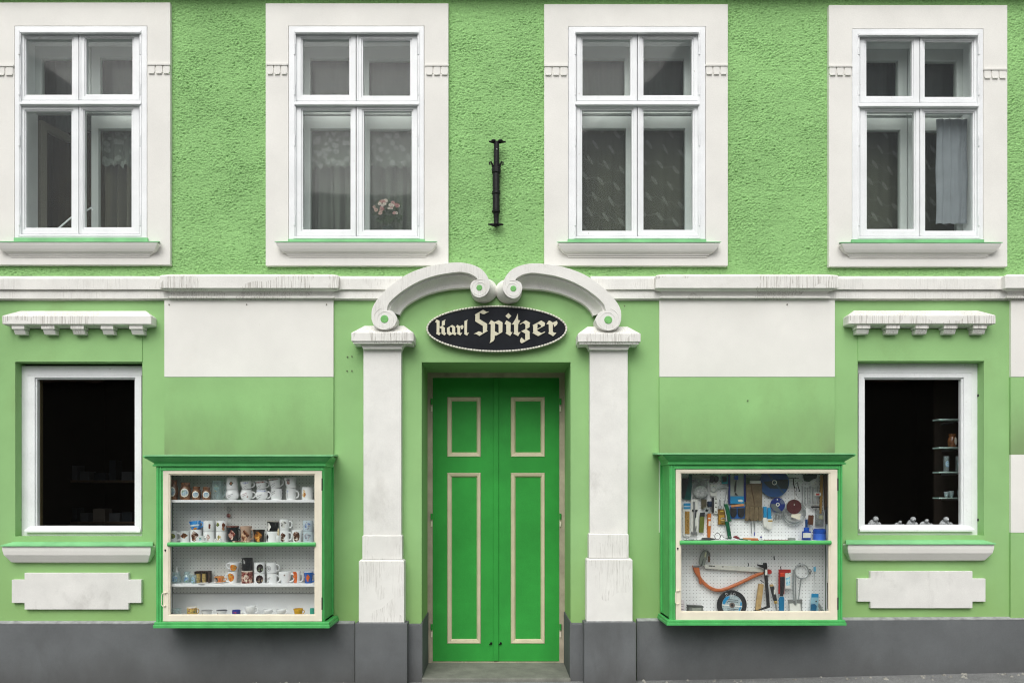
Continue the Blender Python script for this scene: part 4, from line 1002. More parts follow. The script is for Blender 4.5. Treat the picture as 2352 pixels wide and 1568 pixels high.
MB().box(wx(av(1030), -.24), wx(av(1300), -.24), -.248, -.230, wz(B2, -.24), wz(B2-3, -.24)).build('pen_box', P_redbr, None, bevel=.001)
tag(bpy.data.objects['pen_box'], 'thin flat pen box lying before the puppy mug', 'box')
vessel('mug', 'white mug with black animals under the black cat mug', 'mug', av(1655), B2, 180*KU, 176*KU, 'straight', pics=[('blob', -.6, .45, .3, .36, P_bw)], group=G2, y=-.10)
vessel('mug', 'black and white cat mug on top of a white mug', 'mug', av(1662), aw(935), 192*KU, 165*KU, 'flare', flat('#141718', .25), None, [('blob', -.5, .42, .45, .42, flat('#e6e4de', .3))], tilt=3, group=G2, rim=flat('#d8d2c4', .3), y=-.10)
vessel('eggcup', 'small white figure cup before the black cat mugs', 'cup', av(1752), B2, 78*KU, 110*KU, 'bowl', group=G2, y=-.18)
MB().lathe((wx(av(1755), -.23), -.23, wz(B2-110*KU, -.23)), [(.004, 0), (.008, .01), (.009, .022), (.006, .034), (.008, .042), (.002, .052)], 12).build('figurine', pic(['#caa05a', '#e8dcc0', '#8a6a3a'], 90), None, smooth=True)
tag(bpy.data.objects['figurine'], 'tiny ochre figurine in the white egg cup', 'figurine')
vessel('mug', 'white mug with a brown bottle-shaped picture, right handle, second shelf', 'mug', av(1850), B2, 140*KU, 200*KU, 'straight', None, 'R', [('blob', -.1, .42, .6, .36, P_horse)], group=G2, y=-.10)
vessel('mug', 'white mug with a sketched cat, upper one with right handle', 'mug', av(1850), aw(910), 152*KU, 165*KU, 'straight', None, 'R', [('blob', .0, .55, .6, .35, pic(['#1c1c1c', '#dcdcd8', '#c8c4bc'], 60))], group=G2, y=-.09)
vessel('mug', 'white mug with a brown horse head in a wreath', 'mug', av(2053), B2, 172*KU, 200*KU, 'taper', pics=[('oval', .05, .48, .68, .42, P_horse)], group=G2)
vessel('mug', 'pale blue-grey mug with sketches, lower of the right-hand stack', 'mug', av(2230), B2, 160*KU, 178*KU, 'straight', flat('#b7c4cc', .25), None, [('blob', 0, .5, .7, .34, pic(['#5a5a6a', '#b7c4cc', '#8a6a6a'], 60))], group=G2)
vessel('mug', 'pale blue-grey mug with a blue bird, upper of the right-hand stack', 'mug', av(2225), aw(933), 158*KU, 168*KU, 'straight', flat('#b9c7d0', .25), None, [('blob', .1, .5, .75, .38, pic(['#3a5a9a', '#b9c7d0', '#6a3a3a'], 60))], group=G2)
# third shelf
B3 = bw(632)
vessel('bottle', 'round glass bottle with a white pump, leftmost on the third shelf', 'bottle', av(132), B3, 150*KU, 195*KU, 'jar', M_glassware, None, [('oval', 0, .45, .6, .26, P_lake)], group=G3)
def pump():
    y = -.165; x, z = wx(av(140), y), wz(B3-195*KU, y)
    MB().lathe((x, y, z-.012), [(.010, 0), (.011, .018), (.006, .026), (.004, .03), (.004, .046), (.007, .048), (.007, .055)], 12).tube([(x, y, z+.04), (x+.02, y-.006, z+.04)], .003, 6).build('pump_top', M_ceramic, None, smooth=True)
    tag(bpy.data.objects['pump_top'], 'white pump in the neck of the round glass bottle', 'pump')
pump()
vessel('jar', 'clear glass jug with a blue picture on the third shelf', 'jar', av(305), B3, 122*KU, 200*KU, 'jar', M_glassware, 'R', [('blob', .1, .42, .6, .24, P_lake)], group=G3, y=-.10)
vessel('tumbler', 'small glass with a blue picture before the brown box', 'glass', av(412), B3, 78*KU, 145*KU, 'straight', M_glassware, None, [('oval', 0, .5, .75, .36, P_lake)], group=G3, y=-.17)
def gift_box():
    y = -.17; x0, x1, z0, z1 = wx(av(418), y), wx(av(648), y), wz(B3, y), wz(bw(430), y)
    t = thing('gift_box', 'dark brown open box holding two glasses, third shelf', 'box', ((x0+x1)/2, y, z0))
    bm = mat('dark brown card', (.06, .03, .018), .7)
    MB().box(x0, x1, y+.05, y+.055, z0, z1).box(x0, x0+.004, y, y+.05, z0, z1).box(x1-.004, x1, y, y+.05, z0, z1).box(x0, x1, y, y+.05, z1-.004, z1).box((x0+x1)/2-.002, (x0+x1)/2+.002, y+.003, y+.05, z0, z1-.004).build('shell', bm, t)
gift_box()
for cx, lb in ((482, 'left gilt glass in the brown box'), (572, 'right gilt glass in the brown box')):
    vessel('goblet', lb, 'glass', av(cx), B3-3, 74*KU, 148*KU, 'straight', mat('gilt glass', (.42, .30, .10), .2, mott=.4, mscale=70, spec=.6), group=G3, y=-.10)
MB().lathe((wx(av(560), -.22), -.22, wz(B3, -.22)), [(.030, 0), (.040, .004), (.042, .008), (.030, .005)], 24).build('saucer', M_ceramic, None, smooth=True)
tag(bpy.data.objects['saucer'], 'white saucer lying before the brown gift box', 'saucer')
vessel('cup', 'low gilt cup on a saucer, third shelf', 'cup', av(815), B3-4, 150*KU, 96*KU, 'taper', flat('#c98a4a', .25), 'R', [('blob', -.35, .5, .5, .4, P_bw), ('blob', .45, .5, .35, .4, P_orange)], group=G3, saucer=.046)
vessel('mug', 'white mug with an autumn bouquet, lower of the flower pair', 'mug', av(1032), B3, 165*KU, 205*KU, 'taper', None, 'L', [('oval', -.2, .56, .7, .34, P_flow)], group=G3)
vessel('mug', 'tilted white mug with orange flowers, upper of the flower pair', 'mug', av(1050), bw(420), 180*KU, 140*KU, 'taper', None, 'L', [('oval', .1, .40, .68, .38, P_flow)], tilt=6, group=G3)
vessel('mug', 'brown and cream patterned mug under the black mug', 'mug', av(1258), B3, 176*KU, 218*KU, 'straight', P_redbr, None, [('blob', .1, .5, .5, .3, pic(['#e8dcc8', '#7c2f24', '#e8dcc8'], 44))], group=G3, rim=flat('#e4dccb', .3))
vessel('mug', 'black mug with a white figure, topmost on the third shelf', 'mug', av(1260), bw(410), 165*KU, 195*KU, 'straight', flat('#141618', .25), None, [('blob', -.3, .6, .35, .34, P_bw)], group=G3)
vessel('mug', 'white mug with a dark disc of gold flowers, lower', 'mug', av(1455), B3, 170*KU, 172*KU, 'straight', pics=[('oval', .30, .5, .62, .40, P_dark)], group=G3)
vessel('mug', 'white mug with a dark disc of grey leaves, upper', 'mug', av(1455), bw(458), 170*KU, 172*KU, 'straight', pics=[('oval', .38, .5, .58, .40, pic(['#160c10', '#2a1a1e', '#7a8a6a'], 50))], group=G3)
vessel('mug', 'white mug with short black script and right handle, third shelf', 'mug', av(1652), B3, 155*KU, 172*KU, 'straight', None, 'R', [('scrawl', -.4, .60, .4, .02, P_ink), ('scrawl', -.35, .50, .3, .02, P_ink), ('blob', -.5, .25, .14, .08, P_ink)], group=G3)
def ring_mug():
    o = vessel('mug', 'tilted white mug with a round emblem of 50', 'mug', av(1650), bw(457), 160*KU, 168*KU, 'straight', None, 'R', group=G3, tilt=-3)
    y = -.165; k = (D+y)/D/S; x, z, r = wx(av(1650), y), wz(bw(457), y), 160*KU*k/2
    def on(u, zz): return (x + u, y - math.sqrt(max(r*r-u*u, 1e-8)) - .0006, zz)
    cz_ = z + .5*168*KU*k; c0 = -.012
    MB().tube([on(c0 + .017*math.cos(a*math.pi/12), cz_ + .019*math.sin(a*math.pi/12)) for a in range(25)], .0011, 5, cap=False).build('emblem_ring', P_ink, o)
    five = [(.5,1),(0,1),(0,.55),(.35,.58),(.5,.42),(.5,.15),(.3,0),(0,.05)]; zero = [(.8+.25*math.cos(i*math.pi/8), .5+.5*math.sin(i*math.pi/8)) for i in range(17)]
    g = MB()
    for s in (five, zero): g.tube([on(c0 - .0095 + p*.018, cz_ - .009 + q*.018) for p, q in s], .0011, 5)
    g.build('emblem_number', P_ink, o)
ring_mug()
vessel('cup', 'wide white teacup with two tiny flowers', 'cup', av(1862), B3, 200*KU, 206*KU, 'bowl', None, 'R', [('blob', .15, .74, .1, .07, P_redbr), ('blob', -.55, .25, .12, .07, P_blue)], group=G3, hs=1.25)
vessel('mug', 'white mug with an orange picture panel', 'mug', av(2045), B3, 130*KU, 208*KU, 'taper', None, 'R', [('oval', -.25, .52, .62, .62, P_orange)], group=G3, y=-.10)
vessel('mug', 'blue mug with an orange flower, rightmost on the third shelf', 'mug', av(2232), B3, 150*KU, 208*KU, 'taper', P_bluem, 'R', [('blob', .1, .5, .45, .3, P_orange), ('oval', -.9, .5, .3, .6, P_redbr)], group=G3, rim=flat('#dfe3e6', .3))
# cabinet floor
B4 = bw(1118)
vessel('tumbler', 'clear glass cup with a dark base, leftmost on the cabinet floor', 'glass', av(135), B4, 150*KU, 98*KU, 'straight', M_glassware, None, [('blob', -.6, .3, .4, .25, P_bw)], y=-.15, group=G4)
vessel('mug', 'mug with a dense multicoloured pattern on the cabinet floor', 'mug', av(380), B4, 152*KU, 124*KU, 'straight', P_multi, 'R', y=-.15, group=G4, rim=flat('#e4e0da', .3), hs=.8)
vessel('cup', 'shallow white cup with a thin grey rim, beside the multicoloured mug', 'cup', av(618), B4, 175*KU, 74*KU, 'taper', None, 'R', [('blob', -.7, .3, .2, .2, P_green)], y=-.15, group=G4, rim=flat('#8a8d8c', .3), hs=.6)
vessel('cup', 'shallow white cup with a dark rim, beside the blue cup', 'cup', av(855), B4, 172*KU, 76*KU, 'taper', None, 'R', [('blob', -.6, .3, .2, .2, P_brown)], y=-.15, group=G4, rim=P_ink, hs=.6)
vessel('cup', 'low blue cup with a purple band on the cabinet floor', 'cup', av(1085), B4, 130*KU, 76*KU, 'straight', P_navy, None, [('oval', 0, .5, .7, .25, pic(['#6a3a8a', '#2b3385', '#a03a6a'], 60))], y=-.15, group=G4)
vessel('cup', 'white cup with right handle, just right of the blue cup', 'cup', av(1175), B4, 46*KU, 48*KU, 'bowl', None, 'R', y=-.17, group=G4, hs=.8)
vessel('cup', 'largest white cup on the cabinet floor', 'cup', av(1312), B4, 172*KU, 146*KU, 'bowl', None, 'R', y=-.15, group=G4)
vessel('cup', 'shallow white cup right of the largest white cup', 'cup', av(1592), B4, 150*KU, 88*KU, 'bowl', None, 'R', y=-.15, group=G4, hs=.7)
vessel('cup', 'shallow white cup left of the yellow cup', 'cup', av(1800), B4, 160*KU, 92*KU, 'bowl', None, 'R', y=-.15, group=G4, hs=.7)
vessel('cup', 'low yellow cup on the cabinet floor', 'cup', av(2070), B4, 152*KU, 98*KU, 'taper', P_yel, 'R', y=-.15, group=G4, hs=.7)
vessel('mug', 'turquoise mug at the right end of the cabinet floor', 'mug', av(2290), B4, 72*KU, 104*KU, 'straight', P_tur, None, y=-.15, group=G4)
def keyring():
    y = -.10; x = wx(av(965), y)
    t = thing('key_ring', 'dark key ring hanging on the pegboard above the second shelf', 'key ring', (x, y, wz(aw(720), y)))
    c = wz(aw(592), y)
    MB().tube([(x+.014*math.cos(a*math.pi/10), y, c+.014*math.sin(a*math.pi/10)) for a in range(21)], .0022, 6, cap=False).tube([(x, y, c-.014), (x, y, c-.03)], .0016, 6).build('ring', M_steel, t)
    MB().ball((x-.001, y-.004, wz(aw(685), y)), .016, 12, (1, .5, 1.05)).build('fob', P_redbr, t, smooth=True)
    MB().tube([(x-.006, -.084, c+.022), (x-.006, y-.004, c+.020), (x-.004, y-.006, c+.012)], .0016, 6).build('peg', M_blackp, t)
keyring()

# ------------------------------------------------------------------ tools in the right cabinet
E = (1700, 1180, 200, 1742); F = (1880, 1180, 200, 1742); L2 = (1700, 1350, 380, 2352); U2 = (1700, 1175, 380, 2352)
GT, GL = 'goods hung in the upper half of the tool cabinet', 'goods in the lower half of the tool cabinet'
class Tool:
    def __init__(s, name, label, cat, sheet, y=-.055, group=None, base=None):
        if y < 0: y -= .05
        s.c = crop(*sheet); s.y = y; s.k = sheet[2]/sheet[3]/1.08844/S*(D+y)/D; s.sheet = sheet
        s.root = thing(name, label, cat, (0, 0, 0), group); s.pts = []
    def P(s, x, z, dy=0): a, b = s.c(x, z, s.y); return (a, s.y+dy, b)
    def poly(s, name, pts, m, front=0.0, th=.012, bevel=.0015):
        return MB().prism([s.c(x, z, s.y) for x, z in pts], s.y-front, s.y-front+th).build(name, m, s.root, bevel=bevel)
    def rect(s, name, a, b, c, d, m, front=0.0, th=.012, bevel=.0012):
        return s.poly(name, [(a, c), (b, c), (b, d), (a, d)], m, front, th, bevel)
    def tube(s, name, pts, r, m, front=0.0, n=8):
        rr = [q*s.k for q in r] if isinstance(r, (list, tuple)) else r*s.k
        return MB().tube([s.P(x, z, -front) for x, z in pts], rr, n).build(name, m, s.root, smooth=True)
    def disc(s, name, x, z, r, m, front=0.0, th=.006, n=40, ri=0):
        c = s.P(x, z, -front); r *= s.k; ri *= s.k
        pr = [(r, th), (r, 0), (max(ri, 1e-4), 0)] + ([(ri, th), (r, th)] if ri else [])
        return MB().lathe(c, pr, n, 'y').build(name, m, s.root)
    def loop(s, name, x, z, r, tr, m, front=0.0, n=28, a0=0, a1=360):
        pts = [s.P(x + r*math.cos(R(a0+(a1-a0)*i/n)), z + r*math.sin(R(a0+(a1-a0)*i/n)), -front) for i in range(n+1)]
        return MB().tube(pts, tr*s.k, 7, cap=(a1-a0 != 360)).build(name, m, s.root, smooth=True)
    def done(s):
        """put the empty at the foot of the thing"""
        vs = [Vector(v.co) for c in s.root.children_recursive for v in c.data.vertices]
        o = Vector(((min(v.x for v in vs)+max(v.x for v in vs))/2, s.y, min(v.z for v in vs)))
        for c in s.root.children_recursive: c.data.transform(Matrix.Translation(-o))
        s.root.location = o
        return s.root
m_dgreen = flat('#0d4a45', .35); m_dk = flat('#23282a', .5); m_card = flat('#d9d9d2', .6); m_bluecard = flat('#1f86b8', .4); m_navy = flat('#14286e', .4)
m_gold = pic(['#5a4018', '#b08a48', '#7a5a28'], 90); m_olive = flat('#5f6a26', .5); m_or = flat('#c06a1e', .5); m_red = flat('#a5261f', .45); m_wood2 = mat('pale tool wood', (.46, .31, .13), .6, mott=.22, mscale=24)
m_brown = mat('brown glove cloth', (.17, .125, .07), .95, mott=.25, mscale=30, bump=.5, bscale=150); m_teal = flat('#1f8f96', .4); m_sgreen = flat('#0e5a3a', .35); m_wool = mat('bright wire wool', (.55, .56, .55), .4, mott=.35, mscale=60, metal=.4, bump=1.0, bscale=170)
m_disc = mat('blue cutting disc', (.015, .07, .20), .6, mott=.1, mscale=20); m_maroon = mat('maroon sanding disc', (.075, .012, .014), .7, mott=.12, mscale=30); m_grind = mat('black grinding disc', (.018, .019, .02), .85, grain=.3, gscale=300, mott=.1)
m_lab = pic(['#7d8f96', '#b4bfc0', '#66808c'], 70); m_orange = mat('orange saw enamel', (.50, .13, .035), .4, mott=.12, mscale=14, spec=.45); m_ochre = mat('ochre folding rule', (.42, .24, .06), .55, mott=.2, mscale=18); m_dbrown = mat('dark brown handle', (.09, .045, .02), .5, mott=.2, mscale=18)
m_galv = mat('galvanised wire', (.45, .48, .48), .35, metal=.7, mott=.15, mscale=60); m_bltub = flat('#1450b4', .3); m_bllid = flat('#0d3f9a', .3); m_clear = glass('clear blister', (.94, .95, .95), .05, haze=.12)
m_bag = glass('cloudy plastic bag', (.8, .82, .82), .06, haze=.42, haze_col=(.45, .47, .46))

t = Tool('packet', 'dark green packet at the upper left of the tool cabinet', 'packet', E, group=GT)
t.poly('sleeve', [(205,45),(262,45),(262,300),(235,610),(140,590),(60,580)], m_dgreen); t.poly('window', [(42,130),(192,140),(100,560),(42,570)], m_dk, .004, .01); t.done()
t = Tool('wire_wool', 'pale ball of wire wool in a clear bag', 'wire wool', E, -.065, GT)
MB().ball(t.P(450, 430), 165*t.k, 16, (1, .35, .86)).build('ball', m_wool, t.root, smooth=True); t.rect('header', 265, 650, 50, 140, flat('#8f9184', .6), 0, .004)
t.poly('bag', [(270,150),(620,150),(615,560),(500,590),(290,560)], m_bag, -.012, .004); t.done()
t = Tool('blade_pack', 'blue-headed card of gold saw blades', 'pack', E, group=GT)
t.rect('card', 70, 232, 680, 1390, m_card, 0, .004); t.rect('header', 76, 228, 672, 800, m_bluecard, .002, .003); t.rect('stripe', 76, 228, 735, 752, m_card, .003, .003); t.rect('blades', 105, 205, 845, 1340, m_gold, .006, .005); t.done()
t = Tool('sliding_gauge', 'long steel gauge on a white card beside the gold saw blades', 'gauge', E, group=GT)
t.rect('card', 240, 395, 590, 1375, m_card, 0, .004); t.tube('bar', [(300, 640), (305, 900), (300, 1310)], 20, M_steel, .010); t.poly('jaw', [(255,805),(380,815),(365,845),(345,870),(345,985),(330,985),(325,865),(260,850)], m_dk, .012, .01)
t.poly('foot', [(240,1290),(370,1290),(375,1365),(230,1365)], M_steel, .012, .01); t.tube('pin', [(340, 1170), (335, 1280)], 11, M_steel, .012); t.done()
t = Tool('file_pack', 'narrow olive green file pack under a brown header', 'pack', E, group=GT)
t.rect('header', 465, 582, 585, 800, flat('#4a4430', .6), 0, .006); t.poly('sleeve', [(432,930),(532,930),(510,1310),(415,1310)], m_olive, .006, .012); t.poly('collar', [(440,880),(540,870),(535,960),(430,960)], m_dk, .008, .012); t.done()
t = Tool('hammer', 'claw hammer with orange handle and dark blue head', 'hammer', E, -.06, GT)
t.poly('handle', [(600,890),(680,890),(672,1180),(660,1420),(602,1420),(596,1180)], m_or, .006, .022, .004); t.rect('head', 605, 688, 628, 752, flat('#10243e', .35), .012, .035, .006); t.tube('neck', [(645, 740), (640, 900)], 22, M_steel, 0); t.rect('sticker', 617, 662, 1060, 1165, m_card, .0075, .002); t.rect('band', 610, 660, 985, 1015, m_card, .0075, .002); t.done()
t = Tool('tape_roll', 'translucent roll of tape hanging over the hammer neck', 'tape', E, -.085, GT); t.disc('roll', 585, 830, 72, m_clear, 0, .015, 28, 26); t.disc('core', 585, 830, 28, m_dk, -.001, .013, 20, 18); t.done()
t = Tool('clip_strip', 'black strip of clips beside a pale sticker sheet', 'strip', E, group=GT); t.rect('strip', 692, 742, 545, 870, M_blackp, .004); t.rect('sheet', 744, 818, 535, 900, m_card, 0, .003)
for zz in (570, 660, 750, 850): t.poly('print', [(760,zz+18),(780,zz-14),(806,zz+18)], m_dk, .0015, .002, 0)
t.done()
t = Tool('hose_clip', 'round steel hose clip on a card at the top of the tool cabinet', 'clip', E, group=GT); t.loop('band', 728, 375, 56, 10, m_galv, .008); t.rect('card', 660, 800, 260, 520, m_card, 0, .003); t.tube('peg', [(718, 290), (722, 325)], 7, m_dk, .006); t.done()
t = Tool('pruning_hook', 'bent grey steel hook tool left of the blue package', 'tool', E, group=GT); t.tube('shaft', [(815, 350), (900, 330), (985, 305), (1030, 325), (1030, 400), (990, 540), (955, 690)], [16, 22, 26, 24, 16, 14, 10], m_galv, .006); t.tube('spring', [(1010, 480), (1005, 600)], 9, M_shelf, .014); t.done()
t = Tool('padlock_pack', 'brass padlock on a yellow brown card', 'padlock', E, -.055, GT)
t.rect('card', 826, 985, 800, 1140, flat('#7a5a1e', .5), 0, .004); t.rect('inlay', 846, 968, 930, 1120, flat('#b58a2a', .45), .002, .003); t.rect('padlock', 878, 968, 1030, 1095, M_brass, .014, .014, .003); t.loop('shackle', 925, 1030, 40, 11, M_steel, .010, 14, 180, 360); t.rect('label', 880, 945, 835, 860, flat('#c8b040', .5), .002, .003); t.done()
t = Tool('swivel_hook', 'small steel swivel hook above the padlock card', 'hook', E, -.06, GT); t.loop('ring', 868, 760, 36, 8, M_steel, .004); t.tube('stem', [(865, 590), (868, 720)], 14, m_galv, .004); t.done()
t = Tool('secateurs', 'dark green secateurs hanging half open', 'secateurs', E, -.075, GT)
t.poly('upper_handle', [(955,690),(1040,685),(1072,800),(1108,1035),(1140,1058),(1060,1078),(1040,1050),(985,800)], m_sgreen, .004, .02, .004); t.poly('lower_handle', [(985,1070),(1062,1060),(1085,1200),(1128,1440),(1052,1450),(1008,1200)], m_sgreen, .006, .02, .004); t.tube('spring', [(958, 760), (1000, 960), (1010, 1050)], 7, m_card, .008); t.disc('rivet', 1078, 1400, 14, m_galv, .012, .008, 12); t.done()
t = Tool('glove_pair', 'black rubber grips at the top, beside the wire wool', 'grips', E, group=GT); t.poly('grip', [(650,80),(700,60),(740,80),(745,200),(700,235),(640,215)], M_blackp, .01, .02, .006); t.poly('grip', [(748,80),(800,70),(845,110),(835,180),(800,225),(752,215)], M_blackp, .01, .02, .006); t.done()
t = Tool('packet', 'teal and black packet left of the blue package', 'packet', E, group=GT); t.rect('card', 905, 1045, 85, 250, m_teal, 0, .004); t.poly('blister', [(915,95),(1020,95),(1010,200),(930,215)], m_dk, .010, .012, .004); t.done()
t = Tool('tool_package', 'tall blue-edged clear package above two black kneepads', 'package', E, -.055, GT)
t.rect('edge', 1055, 1092, 50, 690, m_navy, .006, .014); t.rect('edge', 1388, 1432, 50, 640, m_navy, .006, .014); t.rect('back', 1092, 1388, 50, 520, flat('#9aa096', .5), 0, .003)
t.tube('blade', [(1215, 170), (1200, 300), (1190, 430)], [10, 20, 14], M_blackp, .010); t.rect('grip', 1180, 1260, 70, 160, m_bltub, .012, .014, .003); t.poly('claw', [(1195,440),(1220,450),(1255,505),(1240,512),(1205,490),(1190,500)], M_blackp, .008, .006)
t.rect('header', 1082, 1398, 520, 685, m_bluecard, .004, .006); t.poly('print', [(1255,600),(1330,590),(1380,620),(1340,645),(1270,640)], m_card, .005, .003, 0); t.done()
t = Tool('knee_pads', 'two black kneepads on a blue backing', 'kneepads', E, -.055, GT)
t.rect('backing', 1085, 1420, 735, 1005, flat('#1f5fa8', .45), 0, .005)
for a, b in ((1090, 1228), (1252, 1398)):
    t.poly('pad', [(a,770),(b,770),(b,900),(b-18,955),(b-45,980),((a+b)/2,988),(a+45,980),(a+18,955),(a,900)], M_blackp, .014, .018, .005)
t.poly('strip', [(1110,715),(1380,678),(1388,735),(1110,760)], flat('#c88a5a', .5), .006, .004); t.done()
t = Tool('work_gloves', 'bundle of coarse brown work gloves', 'gloves', U2, -.06, GT)
t.poly('cuff', [(1015,215),(1265,185),(1268,560),(1020,570)], m_brown, .012, .03, .006)
for k in range(4):
    a = 1010 + k*66; t.poly('finger', [(a,565),(a+64,560),(a+66,740),(a+50,782),(a+4,784),(a-6,745)], m_brown, .010+.004*(k % 2), .026, .006)
t.tube('tie', [(1090, 215), (1105, 330), (1130, 430), (1145, 540)], 6, m_dbrown, .014); t.rect('tag', 1080, 1240, 160, 205, m_card, .014, .003); t.done()
t = Tool('packet', 'grey packet above the brown work gloves', 'packet', U2, group=GT); t.rect('card', 1010, 1235, 75, 160, flat('#7f8278', .55), 0, .004); t.rect('blister', 1020, 1075, 110, 205, flat('#4a5a3a', .4), .008, .01, .003); t.done()
t = Tool('cutting_disc', 'largest blue cutting disc with a dark label and white bore ring', 'disc', F, -.065, GT)
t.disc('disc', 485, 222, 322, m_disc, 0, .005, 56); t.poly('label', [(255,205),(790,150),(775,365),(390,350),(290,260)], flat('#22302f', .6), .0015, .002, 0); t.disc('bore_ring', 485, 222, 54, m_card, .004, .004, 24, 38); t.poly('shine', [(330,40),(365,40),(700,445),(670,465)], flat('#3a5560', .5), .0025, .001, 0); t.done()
t = Tool('cutting_disc', 'small blue and grey disc below the largest blue disc', 'disc', F, -.075, GT)
t.disc('disc', 560, 710, 160, m_navy, 0, .005, 40); t.poly('label', [(410,690),(530,690),(560,760),(640,850),(560,870),(470,830),(420,760)], flat('#5d6464', .6), .0015, .002, 0); t.poly('label', [(600,640),(640,565),(700,640),(715,690),(640,690)], flat('#5a6480', .6), .0015, .002, 0); t.disc('bore_ring', 560, 700, 40, m_card, .003, .004, 20, 24); t.rect('sticker', 540, 562, 575, 608, m_card, .002, .002); t.done()
t = Tool('wire_coil', 'coil of galvanised wire behind the maroon disc', 'wire coil', F, -.06, GT)
rng = random.Random(5)
for k in range(9): t.loop('turn', 915+rng.uniform(-14, 14), 885+rng.uniform(-12, 12), 195 + k*8, 6, m_galv, rng.uniform(-.006, .010), 36)
t.done()
t = Tool('sanding_disc', 'round maroon sanding disc in front of the wire coil', 'disc', F, -.085, GT); t.disc('disc', 918, 748, 160, m_maroon, 0, .003, 40); t.disc('bore', 920, 705, 12, m_card, .001, .002, 12); t.tube('string', [(915, 360), (930, 500), (928, 705)], 4, m_dbrown, .004); t.done()
t = Tool('price_tag', 'cream paper tag tied to the wire coil', 'tag', F, -.082, GT); t.poly('paper', [(870,905),(1062,900),(1040,1035),(848,970)], M_cream, 0, .002, 0); t.done()
t = Tool('hanger_hooks', 'dark hanging hooks beside the largest blue disc', 'hooks', F, -.06, GT); t.tube('bar', [(770, 132), (900, 128), (1015, 132)], 7, M_iron); t.tube('hook', [(895, 140), (900, 260), (920, 350)], 12, M_iron, .006); t.tube('hook', [(945, 240), (985, 215), (990, 290), (1030, 420)], 9, M_iron, .008); t.tube('hook', [(930, 330), (970, 330), (950, 450), (980, 530), (1050, 530)], 5, M_iron, .004); t.done()
t = Tool('paint_brushes', 'two bright blue brushes in white sleeves', 'brushes', F, -.06, GT)
t.poly('handle', [(245,745),(320,745),(318,985),(250,985)], m_bluecard, .006, .012, .003); t.poly('handle', [(332,770),(398,770),(420,1010),(330,1010)], m_bluecard, .010, .012, .003); t.poly('sleeve', [(235,985),(322,985),(322,1190),(250,1195)], m_card, .008, .014, .003); t.poly('sleeve', [(325,1015),(442,1015),(420,1240),(305,1225)], m_card, .012, .014, .003); t.rect('stripe', 335, 435, 1040, 1075, flat('#a88a3a', .5), .0125, .002); t.done()
t = Tool('snap_hooks', 'bunch of small steel snap hooks', 'hooks', F, -.06, GT)
for k in range(6): a = 450 + k*32; t.tube('hook', [(a, 910+abs(k-2)*12), (a+20, 930), (a+28, 1000), (a+10+k*6, 1050-k*6)], 11, M_steel, .004+.004*(k % 2))
t.done()
t = Tool('screw_hooks', 'pair of thin screw hooks below the brown gloves', 'hooks', E, -.05, GT)
for x in (1552, 1622): t.tube('hook', [(x, 1060), (x-4, 1120), (x, 1190), (x+2, 1345 + (x > 1600)*30)], [7, 18, 7, 6], M_steel, .004)
t.tube('thread', [(1618, 1300), (1612, 1375)], 9, flat('#3a3fa0', .4), .004); t.done()
t = Tool('spanner_set', 'row of steel spanners on a holder at the upper right', 'spanners', F, -.06, GT)
for k in range(7): a = 1085 + k*56; t.tube('spanner', [(a, 300+(k % 3)*18), (a+4, 340), (a+4, 560), (a+6, 690)], [26, 13, 11, 20], m_galv if k % 2 else M_steel, .006)
t.rect('card', 1345, 1482, 440, 515, m_card, .016, .003); t.rect('print', 1375, 1450, 462, 500, m_red, .0165, .002, 0); t.rect('holder', 1285, 1465, 735, 772, M_blackp, .010, .012, .002); t.done()
t = Tool('garden_ties', 'dark green garden ties with a pale ring, top right of the tool cabinet', 'ties', F, -.065, GT); t.poly('bundle', [(1120,45),(1425,40),(1410,130),(1330,150),(1250,210),(1150,190)], flat('#14361e', .6), .006, .03, .008); t.loop('ring', 1325, 215, 40, 13, m_card, .012); t.tube('tail', [(1325, 258), (1290, 290)], 9, m_card, .012); t.done()
t = Tool('folding_rule', 'ochre folding rule hanging at the right side', 'rule', F, -.055, GT); t.poly('rule', [(1492,55),(1548,55),(1535,500),(1508,900),(1465,900),(1480,500)], m_ochre, .006, .014, .002); t.done()
t = Tool('dark_handle', 'dark brown wooden handle beside the ochre rule', 'handle', F, -.06, GT); t.poly('wood', [(1562,50),(1650,50),(1642,700),(1640,820),(1585,820),(1580,500)], m_dbrown, .006, .02, .004); t.rect('grip', 1602, 1658, 740, 1125, M_blackp, .010, .022, .004); t.done()
t = Tool('scrub_brush', 'small brown brush above the blue spray bottle', 'brush', F, -.075, GT); t.poly('block', [(1238,930),(1340,935),(1325,1145),(1222,1135)], flat('#5a3420', .6), .008, .02, .004); t.done()
t = Tool('small_parts_bag', 'cloudy bag of small parts above the blue tub', 'bag', F, -.06, GT); t.poly('bag', [(1400,800),(1560,810),(1560,1170),(1390,1160)], m_bag, 0, .02, .004); t.poly('contents', [(1410,1030),(1550,1010),(1545,1150),(1400,1150)], flat('#3a4a44', .7), -.004, .01, .004); t.rect('label', 1455, 1550, 935, 1020, flat('#a8a88a', .6), .002, .003); t.done()
def shelf_round(name, label, cat, sheet, cx, base, top, w, mats, y=-.11):
    """standing round container: mats = list of (share of height, material, radius factor, part name)"""
    t = Tool(name, label, cat, sheet, y, GT); y = t.y; r = w*t.k/2; zb = wz(1241, y) + .0005; H = (base-top)*t.k; x = t.P(cx, base)[0]; f = 0
    for share, m, rf, nm in mats:
        MB().lathe((x, y, zb + f*H + .0004), [(r*rf*.96, 0), (r*rf, .004), (r*rf, share*H-.004), (r*rf*.95, share*H-.001)], 24).build(nm, m, t.root, smooth=True); f += share
    t.done(); return t
